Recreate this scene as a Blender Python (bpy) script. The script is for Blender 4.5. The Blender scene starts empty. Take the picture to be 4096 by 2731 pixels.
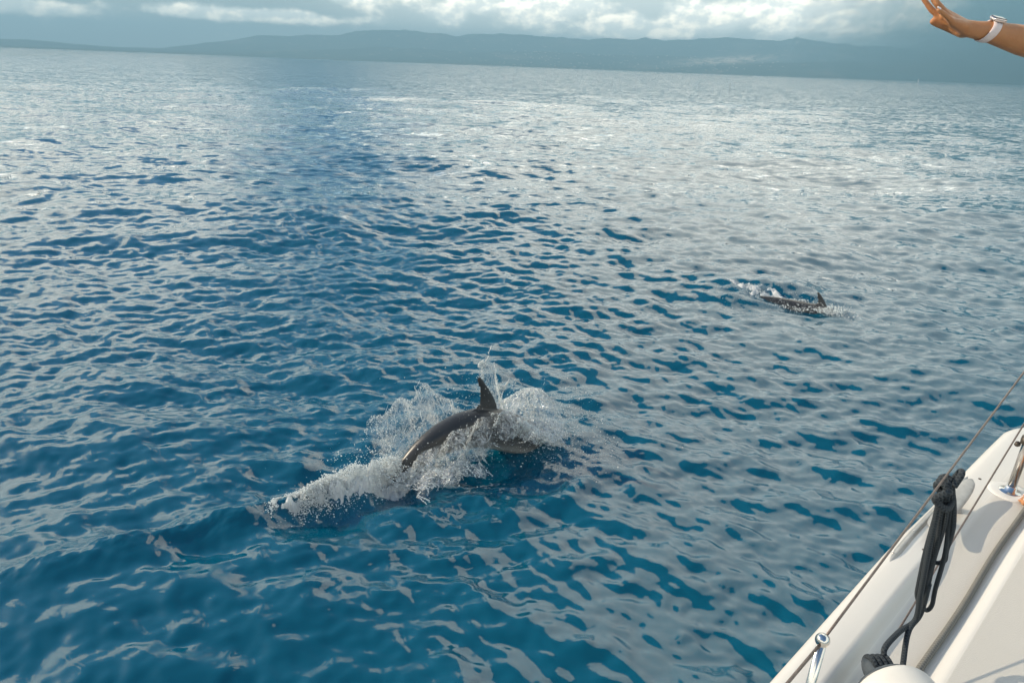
import bpy, bmesh, math
import numpy as np
from mathutils import Vector, Matrix

SC = bpy.context.scene
COL = SC.collection
R = math.radians

# ------------------------------------------------------------------ camera
cam_d = bpy.data.cameras.new('camera')
cam = bpy.data.objects.new('camera', cam_d)
COL.objects.link(cam)
cam_d.sensor_width = 36.0
cam_d.lens = 24.0
cam_d.clip_start = 0.05
cam_d.clip_end = 60000
PITCH, ROLL, EYE = R(21.95), R(2.16), 3.5
f_ = Vector((0, math.cos(PITCH), -math.sin(PITCH)))
u0 = Vector((0, math.sin(PITCH), math.cos(PITCH)))
r0 = Vector((1, 0, 0))
r_ = r0 * math.cos(ROLL) + u0 * math.sin(ROLL)
u_ = u0 * math.cos(ROLL) - r0 * math.sin(ROLL)
cam.matrix_world = Matrix(((r_.x, u_.x, -f_.x, 0), (r_.y, u_.y, -f_.y, 0), (r_.z, u_.z, -f_.z, EYE), (0, 0, 0, 1)))
SC.camera = cam

# ------------------------------------------------------------------ sun and exposure
SUN_EL = R(25)
sun_to = Vector((-math.cos(SUN_EL) * math.sin(R(75)), math.cos(SUN_EL) * math.cos(R(75)), math.sin(SUN_EL)))
sd = bpy.data.lights.new('sun', 'SUN')
sd.energy = 4.0
sd.angle = R(0.5)
sd.color = (1.0, 0.85, 0.65)
sun = bpy.data.objects.new('sun', sd)
COL.objects.link(sun)
sun.location = (-30, 0, 30)
sun.rotation_euler = (-sun_to).to_track_quat('-Z', 'Y').to_euler()
SC.view_settings.view_transform = 'Standard'
SC.view_settings.look = 'None'
SC.view_settings.exposure = 0.4
SC.view_settings.gamma = 1.0
SC.view_settings.use_curve_mapping = False
SC.render.engine = 'CYCLES'
SC.cycles.use_denoising = True
SC.cycles.max_bounces = 9
SC.cycles.diffuse_bounces = 7
SC.cycles.glossy_bounces = 3
SC.cycles.transparent_max_bounces = 24
SC.cycles.volume_bounces = 0
SC.cycles.sample_clamp_indirect = 4.0
SC.cycles.caustics_reflective = False
SC.cycles.caustics_refractive = False


# ------------------------------------------------------------------ node helper
class G:
    def __init__(s, tree):
        s.t = tree
        s.t.nodes.clear()

    def n(s, typ, **kw):
        nd = s.t.nodes.new(typ)
        for k, v in kw.items():
            setattr(nd, k, v)
        return nd

    def put(s, sock, v):
        if v is None:
            return
        if isinstance(v, bpy.types.NodeSocket):
            s.t.links.new(v, sock)
        else:
            if isinstance(v, (tuple, list)) and sock.type == 'RGBA' and len(v) == 3:
                v = (*v, 1)
            sock.default_value = v

    def m(s, op, a, b=None, c=None, clamp=False):
        nd = s.n('ShaderNodeMath', operation=op, use_clamp=clamp)
        for i, v in enumerate((a, b, c)):
            s.put(nd.inputs[i], v)
        return nd.outputs[0]

    def v(s, op, a, b=None, scale=None):
        nd = s.n('ShaderNodeVectorMath', operation=op)
        s.put(nd.inputs[0], a)
        s.put(nd.inputs[1], b)
        if scale is not None:
            s.put(nd.inputs['Scale'], scale)
        return nd.outputs['Value'] if op in ('DOT_PRODUCT', 'LENGTH') else nd.outputs[0]

    def xyz(s, a, b, c):
        nd = s.n('ShaderNodeCombineXYZ')
        for i, v in enumerate((a, b, c)):
            s.put(nd.inputs[i], v)
        return nd.outputs[0]

    def sep(s, a):
        nd = s.n('ShaderNodeSeparateXYZ')
        s.put(nd.inputs[0], a)
        return nd.outputs

    def smooth(s, lo, hi, x):
        nd = s.n('ShaderNodeMapRange', interpolation_type='SMOOTHSTEP')
        s.put(nd.inputs[0], x)
        s.put(nd.inputs[1], lo)
        s.put(nd.inputs[2], hi)
        return nd.outputs[0]

    def noise(s, vec, scale, detail=4.0, rough=0.55, out=0, dist=0.0):
        nd = s.n('ShaderNodeTexNoise')
        s.put(nd.inputs['Vector'], vec)
        s.put(nd.inputs['Scale'], scale)
        s.put(nd.inputs['Detail'], detail)
        s.put(nd.inputs['Roughness'], rough)
        s.put(nd.inputs['Distortion'], dist)
        return nd.outputs[out]

    def mix(s, fac, a, b):
        nd = s.n('ShaderNodeMix', data_type='RGBA')
        s.put(nd.inputs[0], fac)
        s.put(nd.inputs[6], a)
        s.put(nd.inputs[7], b)
        return nd.outputs[2]

    def ramp(s, fac, stops, interp='LINEAR'):
        nd = s.n('ShaderNodeValToRGB')
        nd.color_ramp.interpolation = interp
        el = nd.color_ramp.elements
        while len(el) < len(stops):
            el.new(0.5)
        for e, (p, c) in zip(el, stops):
            e.position = p
            e.color = (*c, 1) if len(c) == 3 else c
        s.put(nd.inputs[0], fac)
        return nd.outputs[0]


# ------------------------------------------------------------------ world: clear sky, cloud bank, cumulus, rain on the right
SKY = 0.13
W = bpy.data.worlds.new('World')
SC.world = W
W.use_nodes = True
g = G(W.node_tree)
K = 1.0 / SKY


def rad(c):
    return (c[0] * K, c[1] * K, c[2] * K)


sky = g.n('ShaderNodeTexSky', sky_type='NISHITA', sun_disc=False, sun_elevation=SUN_EL, sun_rotation=R(-75), air_density=1.3, dust_density=0.6, ozone_density=4.5)
D = g.n('ShaderNodeTexCoord').outputs['Generated']
dx, dy, dz = g.sep(D)
az = g.m('MULTIPLY', g.m('ARCTAN2', dx, dy), 57.2958)
el = g.m('MULTIPLY', g.m('ARCSINE', dz), 57.2958)
elp = g.m('MAXIMUM', el, 0.0)
lowvec = g.xyz(g.m('MULTIPLY', az, 0.15), g.m('MULTIPLY', elp, 0.24), 0.0)
n_big = g.noise(D, 2.2, 4, 0.5)
n_mid = g.noise(D, 6.0, 6, 0.55)
n_low = g.noise(lowvec, 1.9, 6, 0.56)
n_lowb = g.noise(g.v('ADD', lowvec, (-0.05, 0.08, 0.0)), 1.9, 6, 0.56)
n_soft = g.noise(lowvec, 0.9, 4, 0.5)
col = sky.outputs[0]
# hazy air towards the horizon
hz = g.m('EXPONENT', g.m('MULTIPLY', elp, -0.11))
col = g.mix(g.m('MULTIPLY', hz, 0.75), col, rad((0.34, 0.45, 0.50)))
# the cloud bank that the water mirrors: low on the left, high over the right
right = g.m('MULTIPLY', g.smooth(-6, 22, az), g.smooth(165, 110, az))
edge = g.m('ADD', 25, g.m('MULTIPLY', right, 27))
edge = g.m('ADD', edge, g.m('MULTIPLY', g.m('SUBTRACT', n_big, 0.5), 36))
edge = g.m('ADD', edge, g.m('MULTIPLY', g.m('SUBTRACT', n_mid, 0.5), 24))
bank = g.smooth(2.5, -2.5, g.m('SUBTRACT', el, edge))
gapx = g.m('DIVIDE', g.m('ADD', g.m('ADD', az, 15.5), g.m('MULTIPLY', g.m('SUBTRACT', n_mid, 0.5), 6)), 7.0)
gap = g.m('EXPONENT', g.m('MULTIPLY', g.m('MULTIPLY', gapx, gapx), -1.0))
gap = g.m('MULTIPLY', gap, g.smooth(1.0, 6.0, el))
bank = g.m('MULTIPLY', bank, g.m('SUBTRACT', 1.0, g.m('MULTIPLY', gap, 1.0)))
bank = g.m('MULTIPLY', bank, g.smooth(3.0, 9.0, el))
bright = g.m('MULTIPLY', g.smooth(-12, 8, az), g.smooth(38, 22, az))
bcol = g.mix(n_mid, rad((1.42, 1.38, 1.22)), rad((2.02, 1.92, 1.66)))
bcol = g.mix(bright, bcol, g.mix(n_mid, rad((1.70, 1.63, 1.43)), rad((1.88, 1.80, 1.56))))
dark = g.smooth(24, 44, az)
bcol = g.mix(g.m('MULTIPLY', dark, g.smooth(170, 120, az)), bcol, g.mix(n_mid, rad((0.88, 0.95, 0.92)), rad((1.22, 1.28, 1.20))))
col = g.mix(bank, col, bcol)


# cumulus standing over the hills
def blob(a0, e0, sa, se):
    p = g.m('DIVIDE', g.m('SUBTRACT', az, a0), sa)
    q = g.m('DIVIDE', g.m('SUBTRACT', el, e0), se)
    return g.m('EXPONENT', g.m('MULTIPLY', g.m('ADD', g.m('MULTIPLY', p, p), g.m('MULTIPLY', q, q)), -1.0))


BL = [(-25.5, 5.3, 5.0, 0.6), (-36, 5.9, 3.0, 0.6), (-12.6, 4.6, 2.4, 1.2), (-9.0, 5.2, 3.4, 0.9), (-5.4, 3.5, 1.6, 1.0), (-3.5, 4.6, 3.2, 1.3),
      (1.5, 4.3, 5.0, 1.7), (8.0, 3.0, 6.0, 0.9), (13.5, 3.7, 3.6, 1.25), (18.5, 4.2, 5.0, 1.7), (24.5, 4.3, 5.0, 1.6), (-20, 2.7, 8.0, 0.5), (-34, 2.4, 4.0, 0.6)]
acc = None
for b in BL:
    x = blob(*b)
    acc = x if acc is None else g.m('MAXIMUM', acc, x)
dens = g.m('ADD', g.m('MULTIPLY', acc, 0.62), g.m('SUBTRACT', n_low, 0.5))
densb = g.m('ADD', g.m('MULTIPLY', acc, 0.62), g.m('SUBTRACT', n_lowb, 0.5))
cm = g.smooth(0.12, 0.42, dens)
lit = g.smooth(-0.07, 0.10, g.m('SUBTRACT', dens, densb))
ccol = g.mix(lit, rad((1.35, 1.36, 1.24)), rad((2.45, 2.2, 1.78)))
gy = g.mix(n_soft, rad((0.34, 0.42, 0.42)), rad((0.66, 0.68, 0.64)))
mist = g.m('MULTIPLY', g.m('MULTIPLY', g.smooth(-19, -6, az), g.smooth(31, 20, az)), g.smooth(0.8, 3.2, el))
gy = g.mix(g.m('MULTIPLY', mist, 0.8), gy, rad((1.15, 1.2, 1.12)))
low = g.smooth(8.0, 4.0, el)
col = g.mix(g.m('MULTIPLY', low, 0.75), col, gy)
col = g.mix(g.m('MULTIPLY', cm, g.smooth(9.0, 6.0, el)), col, ccol)
# rain shower on the right
rain = g.m('MULTIPLY', g.smooth(21, 31, g.m('SUBTRACT', az, g.m('MULTIPLY', el, 0.9))), g.smooth(75, 55, az))
rain = g.m('MULTIPLY', rain, g.smooth(16, 5, el))
rcol = g.mix(g.smooth(0, 6, el), rad((0.13, 0.26, 0.32)), rad((0.24, 0.36, 0.40)))
rcol = g.mix(g.smooth(30, 40, az), rcol, rad((0.09, 0.20, 0.24)))
col = g.mix(rain, col, rcol)
bg = g.n('ShaderNodeBackground')
g.put(bg.inputs[0], col)
bg.inputs[1].default_value = SKY
wo = g.n('ShaderNodeOutputWorld')
g.t.links.new(bg.outputs[0], wo.inputs[0])


# ------------------------------------------------------------------ materials
def mat(name):
    m_ = bpy.data.materials.new(name)
    m_.use_nodes = True
    return m_, G(m_.node_tree)


def finish(gg, shader, disp=None, vol=None):
    o = gg.n('ShaderNodeOutputMaterial')
    if shader is not None:
        gg.t.links.new(shader, o.inputs[0])
    if vol is not None:
        gg.t.links.new(vol, o.inputs[1])


def principled(gg, base, rough=0.5, metal=0.0, normal=None, **kw):
    p = gg.n('ShaderNodeBsdfPrincipled')
    gg.put(p.inputs['Base Color'], base)
    gg.put(p.inputs['Roughness'], rough)
    gg.put(p.inputs['Metallic'], metal)
    if normal is not None:
        gg.put(p.inputs['Normal'], normal)
    for k, v_ in kw.items():
        gg.put(p.inputs[k], v_)
    return p.outputs[0]


def bump(gg, h, strength=0.3, dist=0.01):
    b = gg.n('ShaderNodeBump')
    gg.put(b.inputs['Strength'], strength)
    gg.put(b.inputs['Distance'], dist)
    gg.put(b.inputs['Height'], h)
    return b.outputs[0]


def simple(name, c1, c2, scale, rough=0.5, metal=0.0, bs=0.0, bd=0.002, **kw):
    m_, gg = mat(name)
    o = gg.n('ShaderNodeTexCoord').outputs['Object']
    nz = gg.noise(o, scale, 5, 0.6)
    base = gg.mix(gg.smooth(0.3, 0.7, nz), c1, c2)
    nrm = bump(gg, nz, bs, bd) if bs else None
    finish(gg, principled(gg, base, rough, metal, nrm, **kw))
    return m_


M = {}
# sea
M['sea'], g = mat('sea_water')
geo = g.n('ShaderNodeNewGeometry')
P = geo.outputs['Position']
un = g.n('ShaderNodeAttribute', attribute_name='unresolved')
amp = un.outputs['Fac']
pv = g.v('MULTIPLY', P, (0.5, 1.0, 1.0))
nc = g.noise(pv, 3.4, 2.0, 0.6, out=1)
nc2 = g.noise(g.v('ADD', pv, (31.0, 17.0, 5.0)), 0.6, 2.0, 0.5, out=1)
nv = g.v('ADD', g.v('SUBTRACT', nc, (0.5, 0.5, 0.5)), g.v('MULTIPLY', g.v('SUBTRACT', nc2, (0.5, 0.5, 0.5)), (0.3, 0.3, 0.3)))
nv = g.v('MULTIPLY', nv, (4.0, 7.0, 0.0))
nrm = g.v('NORMALIZE', g.v('ADD', geo.outputs['Normal'], g.v('SCALE', nv, scale=amp)))
fr = g.n('ShaderNodeFresnel')
fr.inputs[0].default_value = 1.50
g.put(fr.inputs[1], nrm)
gl = g.n('ShaderNodeBsdfGlossy')
gl.inputs['Color'].default_value = (1, 1, 1, 1)
gl.inputs['Roughness'].default_value = 0.012
g.put(gl.inputs['Normal'], nrm)
df = g.n('ShaderNodeBsdfDiffuse')
df.inputs[0].default_value = (0.0002, 0.125, 0.212, 1)
tr = g.n('ShaderNodeBsdfTransparent')
tr.inputs[0].default_value = (0.30, 0.62, 0.72, 1)
mx = g.n('ShaderNodeMixShader')
mx.inputs[0].default_value = 0.42
g.t.links.new(df.outputs[0], mx.inputs[1])
g.t.links.new(tr.outputs[0], mx.inputs[2])
mx2 = g.n('ShaderNodeMixShader')
g.t.links.new(fr.outputs[0], mx2.inputs[0])
g.t.links.new(mx.outputs[0], mx2.inputs[1])
g.t.links.new(gl.outputs[0], mx2.inputs[2])
finish(g, mx2.outputs[0])

M['deep'], g = mat('deep_water')
nz = g.noise(g.n('ShaderNodeNewGeometry').outputs['Position'], 0.25, 3)
finish(g, principled(g, g.mix(nz, (0.0005, 0.08, 0.15), (0.001, 0.105, 0.19)), 1.0, **{'Specular IOR Level': 0.0}))

# hills
M['hills'], g = mat('hillside')
P = g.n('ShaderNodeNewGeometry').outputs['Position']
a_ = g.noise(P, 0.0022, 6, 0.6)
b_ = g.noise(P, 0.012, 4, 0.6)
base = g.ramp(a_, [(0.35, (0.035, 0.065, 0.045)), (0.58, (0.065, 0.09, 0.06)), (0.72, (0.17, 0.15, 0.11))])
base = g.mix(g.smooth(0.60, 0.72, b_), base, (0.34, 0.29, 0.22))
pale = g.n('ShaderNodeAttribute', attribute_name='bare').outputs['Fac']
base = g.mix(g.m('MULTIPLY', pale, g.smooth(0.36, 0.56, b_)), base, (0.62, 0.52, 0.40))
finish(g, principled(g, base, 1.0, **{'Specular IOR Level': 0.0}))

M['gelcoat'] = simple('white_gelcoat', (0.66, 0.64, 0.59), (0.71, 0.69, 0.64), 1.6, 0.28)
# deck: smooth gelcoat margin and fine non-skid field
M['deck'], g = mat('deck_gelcoat')
P = g.n('ShaderNodeTexCoord').outputs['Object']
ns = g.n('ShaderNodeAttribute', attribute_name='nonskid').outputs['Fac']
vo = g.n('ShaderNodeTexVoronoi')
vo.inputs['Scale'].default_value = 260
g.put(vo.inputs['Vector'], P)
nz = g.noise(P, 1.8, 5, 0.6)
dirt = g.noise(P, 9.0, 6, 0.7)
base = g.mix(ns, g.mix(nz, (0.63, 0.605, 0.55), (0.67, 0.645, 0.595)), g.mix(nz, (0.56, 0.53, 0.465), (0.61, 0.58, 0.52)))
base = g.mix(g.m('MULTIPLY', g.smooth(0.62, 0.8, dirt), 0.16), base, (0.45, 0.40, 0.33))
finish(g, principled(g, base, g.m('ADD', 0.25, g.m('MULTIPLY', ns, 0.35)), 0.0, bump(g, g.m('MULTIPLY', vo.outputs[0], ns), 0.35, 0.0015)))

M['steel'] = simple('stainless_steel', (0.60, 0.57, 0.53), (0.72, 0.70, 0.67), 30, 0.16, 1.0)
M['alu'] = simple('dull_aluminium', (0.36, 0.355, 0.34), (0.44, 0.435, 0.42), 25, 0.45, 0.6, 0.1)
M['wire'] = simple('lifeline_wire', (0.13, 0.10, 0.085), (0.25, 0.20, 0.17), 220, 0.45, 0.5, 0.4, 0.001)
M['hole'] = simple('dark_screw', (0.06, 0.05, 0.04), (0.14, 0.12, 0.10), 60, 0.5, 0.6)


def rope_mat(name, c1, c2, sc):
    m_, gg = mat(name)
    uv = gg.n('ShaderNodeUVMap').outputs[0]
    x, y, z = gg.sep(uv)
    p = gg.m('SINE', gg.m('ADD', gg.m('MULTIPLY', x, sc), gg.m('MULTIPLY', y, 6.2832 * 3)))
    q = gg.m('SINE', gg.m('SUBTRACT', gg.m('MULTIPLY', x, sc), gg.m('MULTIPLY', y, 6.2832 * 3)))
    h = gg.m('MAXIMUM', p, q)
    nz = gg.noise(gg.n('ShaderNodeTexCoord').outputs['Object'], 120, 4)
    base = gg.mix(gg.m('MULTIPLY', gg.smooth(0.2, 1.0, h), nz), c1, c2)
    finish(gg, principled(gg, base, 0.85, 0.0, bump(gg, h, 0.6, 0.0015)))
    return m_


M['rope_dark'] = rope_mat('navy_rope', (0.012, 0.018, 0.024), (0.060, 0.076, 0.085), 700)
M['rope_grey'] = rope_mat('grey_rope', (0.13, 0.125, 0.11), (0.30, 0.29, 0.25), 520)
M['fender'] = simple('fender_vinyl', (0.62, 0.60, 0.545), (0.67, 0.65, 0.60), 6, 0.38)
M['fender_end'] = simple('fender_end_vinyl', (0.03, 0.04, 0.05), (0.07, 0.085, 0.095), 14, 0.5)

M['skin'], g = mat('skin')
P = g.n('ShaderNodeTexCoord').outputs['Object']
nz = g.noise(P, 26, 5, 0.6)
nf = g.noise(P, 420, 3, 0.6)
base = g.mix(nz, (0.42, 0.170, 0.064), (0.56, 0.260, 0.108))
finish(g, principled(g, base, 0.42, 0.0, bump(g, g.m('ADD', nf, g.m('MULTIPLY', nz, 3.5)), 0.5, 0.0035), **{'Subsurface Weight': 0.15, 'Subsurface Radius': (0.012, 0.004, 0.002), 'Subsurface Scale': 0.6}))
M['nail'] = simple('nail', (0.75, 0.62, 0.58), (0.82, 0.74, 0.72), 90, 0.25)
M['strap'] = simple('watch_strap_rubber', (0.72, 0.60, 0.57), (0.78, 0.67, 0.64), 30, 0.5)
M['watch_metal'] = simple('watch_case_metal', (0.62, 0.52, 0.48), (0.72, 0.62, 0.58), 30, 0.2, 1.0)
M['glass_black'] = simple('watch_glass', (0.01, 0.012, 0.015), (0.02, 0.024, 0.03), 30, 0.06)
M['shirt'] = simple('white_cotton', (0.70, 0.69, 0.66), (0.80, 0.79, 0.77), 14, 0.9, 0, 0.3, 0.004)
M['shorts'] = simple('denim', (0.05, 0.09, 0.17), (0.09, 0.14, 0.24), 60, 0.9, 0, 0.3, 0.002)
M['hair'] = simple('brown_hair', (0.03, 0.018, 0.01), (0.08, 0.045, 0.025), 60, 0.5, 0, 0.4, 0.004)
M['eye'] = simple('eye', (0.02, 0.015, 0.012), (0.03, 0.02, 0.015), 60, 0.1)
M['sail'] = simple('sailcloth', (0.78, 0.77, 0.74), (0.84, 0.83, 0.80), 1, 0.7)
M['house'] = simple('house_wall', (0.55, 0.48, 0.40), (0.78, 0.72, 0.64), 0.02, 0.9)

# dolphin skin, tone 0 = dark cape, 1 = pale belly
M['dolphin'], g = mat('dolphin_skin')
tone = g.n('ShaderNodeAttribute', attribute_name='tone').outputs['Fac']
P = g.n('ShaderNodeTexCoord').outputs['Object']
nz = g.noise(P, 7, 5, 0.6)
scr = g.noise(g.v('MULTIPLY', P, (8, 8, 60)), 3.0, 4, 0.6)
tt = g.m('ADD', tone, g.m('MULTIPLY', g.m('SUBTRACT', nz, 0.5), 0.16))
base = g.ramp(tt, [(0.12, (0.026, 0.028, 0.030)), (0.42, (0.068, 0.070, 0.070)), (0.60, (0.14, 0.140, 0.136)), (0.82, (0.42, 0.405, 0.37))])
base = g.mix(g.m('MULTIPLY', g.smooth(0.6, 0.75, scr), 0.25), base, (0.2, 0.19, 0.17))
finish(g, principled(g, base, g.m('ADD', 0.28, g.m('MULTIPLY', nz, 0.22)), 0.0, bump(g, nz, 0.08, 0.01)))

# white water
M['foam'], g = mat('white_water')
P = g.n('ShaderNodeTexCoord').outputs['Object']
nz = g.noise(P, 60, 5, 0.7)
d1 = g.n('ShaderNodeBsdfDiffuse')
g.put(d1.inputs[0], g.mix(nz, (0.84, 0.87, 0.87), (0.96, 0.96, 0.95)))
g.put(d1.inputs['Normal'], bump(g, nz, 0.6, 0.006))
t1 = g.n('ShaderNodeBsdfTranslucent')
t1.inputs[0].default_value = (0.85, 0.90, 0.90, 1)
a1 = g.n('ShaderNodeMixShader')
a1.inputs[0].default_value = 0.42
g.t.links.new(d1.outputs[0], a1.inputs[1])
g.t.links.new(t1.outputs[0], a1.inputs[2])
finish(g, a1.outputs[0])

M['veil'], g = mat('water_sheet')
uv = g.n('ShaderNodeUVMap').outputs[0]
x, y, z = g.sep(uv)
P = g.n('ShaderNodeTexCoord').outputs['Object']
st = g.noise(g.xyz(g.m('MULTIPLY', x, 9.0), g.m('MULTIPLY', y, 2.2), 0.0), 1.6, 5, 0.65, dist=0.8)
fine = g.noise(P, 42, 4, 0.7)
web = g.m('SUBTRACT', 1.0, g.m('MULTIPLY', g.m('ABSOLUTE', g.m('SUBTRACT', st, 0.5)), 9.0), clamp=True)
al = g.m('ADD', g.m('MULTIPLY', web, 0.45), g.m('MULTIPLY', g.smooth(0.52, 0.70, fine), 0.55), clamp=True)
al = g.m('ADD', al, 0.10, clamp=True)
fade = g.m('MULTIPLY', g.smooth(0.0, 0.15, x), g.smooth(1.0, 0.85, x))
al = g.m('MULTIPLY', al, fade)
t1 = g.n('ShaderNodeBsdfTransparent')
d1 = g.n('ShaderNodeBsdfDiffuse')
d1.inputs[0].default_value = (0.82, 0.86, 0.86, 1)
tl = g.n('ShaderNodeBsdfTranslucent')
tl.inputs[0].default_value = (0.82, 0.86, 0.86, 1)
s1 = g.n('ShaderNodeBsdfGlossy')
s1.inputs['Roughness'].default_value = 0.12
g.put(s1.inputs['Normal'], bump(g, g.m('ADD', st, fine), 1.0, 0.02))
a1 = g.n('ShaderNodeMixShader')
a1.inputs[0].default_value = 0.45
g.t.links.new(d1.outputs[0], a1.inputs[1])
g.t.links.new(tl.outputs[0], a1.inputs[2])
a2 = g.n('ShaderNodeMixShader')
a2.inputs[0].default_value = 0.3
g.t.links.new(a1.outputs[0], a2.inputs[1])
g.t.links.new(s1.outputs[0], a2.inputs[2])
a3 = g.n('ShaderNodeMixShader')
g.put(a3.inputs[0], al)
g.t.links.new(t1.outputs[0], a3.inputs[1])
g.t.links.new(a2.outputs[0], a3.inputs[2])
finish(g, a3.outputs[0])


# ------------------------------------------------------------------ object helpers
def tag(o, label=None, cat=None, group=None, kind=None):
    for k_, v_ in (('label', label), ('category', cat), ('group', group), ('kind', kind)):
        if v_:
            o[k_] = v_
    return o


def link(name, me, m_=None, parent=None):
    o = bpy.data.objects.new(name, me)
    COL.objects.link(o)
    if m_ is not None:
        me.materials.append(M[m_] if isinstance(m_, str) else m_)
    if parent is not None:
        o.parent = parent
    return o


def empty(name, loc=(0, 0, 0)):
    o = bpy.data.objects.new(name, None)
    o.empty_display_size = 0.1
    o.location = loc
    COL.objects.link(o)
    return o


def np_mesh(name, V, F, smooth=True, uv=None):
    """fast mesh from vertex array and an (n, k) face array"""
    V = np.asarray(V, np.float32)
    F = np.asarray(F, np.int32)
    k_ = F.shape[1]
    me = bpy.data.meshes.new(name)
    me.vertices.add(len(V))
    me.vertices.foreach_set('co', V.ravel())
    me.loops.add(F.size)
    me.loops.foreach_set('vertex_index', F.ravel())
    me.polygons.add(len(F))
    me.polygons.foreach_set('loop_start', np.arange(0, F.size, k_, dtype=np.int32))
    me.polygons.foreach_set('loop_total', np.full(len(F), k_, np.int32))
    if smooth:
        me.polygons.foreach_set('use_smooth', np.ones(len(F), bool))
    if uv is not None:
        l = me.uv_layers.new(name='uv')
        l.data.foreach_set('uv', np.asarray(uv, np.float32)[F.ravel()].ravel())
    me.update(calc_edges=True)
    return me


def attr(me, name, val):
    a = me.attributes.new(name, 'FLOAT', 'POINT')
    a.data.foreach_set('value', np.asarray(val, np.float32))


def grid_faces(nu, nv, wrap_v=False):
    i = np.arange(nu - 1)[:, None]
    j = np.arange(nv if wrap_v else nv - 1)[None, :]
    j2 = (j + 1) % nv
    a = i * nv + j
    b = i * nv + j2
    c = (i + 1) * nv + j2
    d = (i + 1) * nv + j
    return np.stack([a + 0 * b, b + 0 * a, c, d], -1).reshape(-1, 4)


def spline(pts, n):
    """Catmull-Rom through the points, n samples"""
    p = np.asarray(pts, float)
    q = np.vstack([2 * p[0] - p[1], p, 2 * p[-1] - p[-2]])
    t = np.linspace(0, len(p) - 1 - 1e-9, n)
    i = t.astype(int)
    f = (t - i)[:, None]
    a, b, c, d = q[i], q[i + 1], q[i + 2], q[i + 3]
    return 0.5 * ((2 * b) + (c - a) * f + (2 * a - 5 * b + 4 * c - d) * f ** 2 + (3 * b - a - 3 * c + d) * f ** 3)


def tube_data(pts, rad_, sides=10, n=None, smooth=True):
    p = spline(pts, n or len(pts) * 6) if smooth else np.asarray(pts, float)
    r = np.interp(np.linspace(0, 1, len(p)), np.linspace(0, 1, np.size(rad_)), np.atleast_1d(rad_))
    t = np.gradient(p, axis=0)
    t /= np.linalg.norm(t, axis=1)[:, None] + 1e-12
    up = np.array([0.13, 0.21, 0.97])
    nrm = np.cross(t[0], up)
    nrm /= np.linalg.norm(nrm)
    V, UV = [], []
    L = np.concatenate([[0], np.cumsum(np.linalg.norm(np.diff(p, axis=0), axis=1))])
    th = np.linspace(0, 2 * np.pi, sides, endpoint=False)
    for i in range(len(p)):
        nrm = nrm - t[i] * (nrm @ t[i])
        nrm /= np.linalg.norm(nrm)
        bn = np.cross(t[i], nrm)
        V.append(p[i] + r[i] * (np.cos(th)[:, None] * nrm + np.sin(th)[:, None] * bn))
        UV.append(np.stack([np.full(sides, L[i]), th / (2 * np.pi)], 1))
    V = np.vstack(V)
    UV = np.vstack(UV)
    F = grid_faces(len(p), sides, True)
    k_ = len(V)
    V = np.vstack([V, p[0], p[-1]])
    UV = np.vstack([UV, [0, 0], [L[-1], 0]])
    j = np.arange(sides)
    e = (len(p) - 1) * sides
    F = np.vstack([F, np.stack([j, (j + 1) % sides, np.full(sides, k_), np.full(sides, k_)], 1)[:, [1, 0, 2, 3]],
                   np.stack([e + j, e + (j + 1) % sides, np.full(sides, k_ + 1), np.full(sides, k_ + 1)], 1)])
    return V, F, UV


def join_data(parts):
    V, F, U, k_ = [], [], [], 0
    for v, f, u in parts:
        V.append(v)
        F.append(f + k_)
        U.append(u)
        k_ += len(v)
    return np.vstack(V), np.vstack(F), np.vstack(U)


def quads_mesh(name, V, F, U=None, smooth=True):
    """quads where a repeated last index means a triangle"""
    tri = F[:, 2] == F[:, 3]
    me = bpy.data.meshes.new(name)
    faces = [tuple(f) for f in F[~tri]] + [tuple(f[:3]) for f in F[tri]]
    me.from_pydata([tuple(v) for v in V], [], faces)
    if smooth:
        me.polygons.foreach_set('use_smooth', np.ones(len(faces), bool))
    if U is not None:
        l = me.uv_layers.new(name='uv')
        idx = np.empty(len(me.loops), np.int32)
        me.loops.foreach_get('vertex_index', idx)
        l.data.foreach_set('uv', np.asarray(U, np.float32)[idx].ravel())
    me.update()
    return me


def tube(name, pts, rad_, m_, parent=None, sides=10, n=None, smooth=True):
    V, F, U = tube_data(pts, rad_, sides, n, smooth)
    return link(name, quads_mesh(name, V, F, U), m_, parent)


def lathe(name, prof, m_, parent=None, loc=(0, 0, 0), axis=(0, 0, 1), sides=28):
    """profile of (radius, height) turned round an axis"""
    a = Vector(axis).normalized()
    q = Vector((0, 0, 1)).rotation_difference(a).to_matrix()
    bm = bmesh.new()
    rings = []
    for r, h in prof:
        rings.append([bm.verts.new(Vector(loc) + q @ Vector((r * math.cos(t), r * math.sin(t), h))) for t in np.linspace(0, 2 * np.pi, sides, endpoint=False)])
    for A, B in zip(rings, rings[1:]):
        for i in range(sides):
            bm.faces.new((A[i], A[(i + 1) % sides], B[(i + 1) % sides], B[i]))
    bm.faces.new(rings[0][::-1])
    bm.faces.new(rings[-1])
    bmesh.ops.remove_doubles(bm, verts=bm.verts, dist=1e-6)
    bmesh.ops.recalc_face_normals(bm, faces=bm.faces)
    for f in bm.faces:
        f.smooth = True
    me = bpy.data.meshes.new(name)
    bm.to_mesh(me)
    bm.free()
    return link(name, me, m_, parent)


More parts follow.
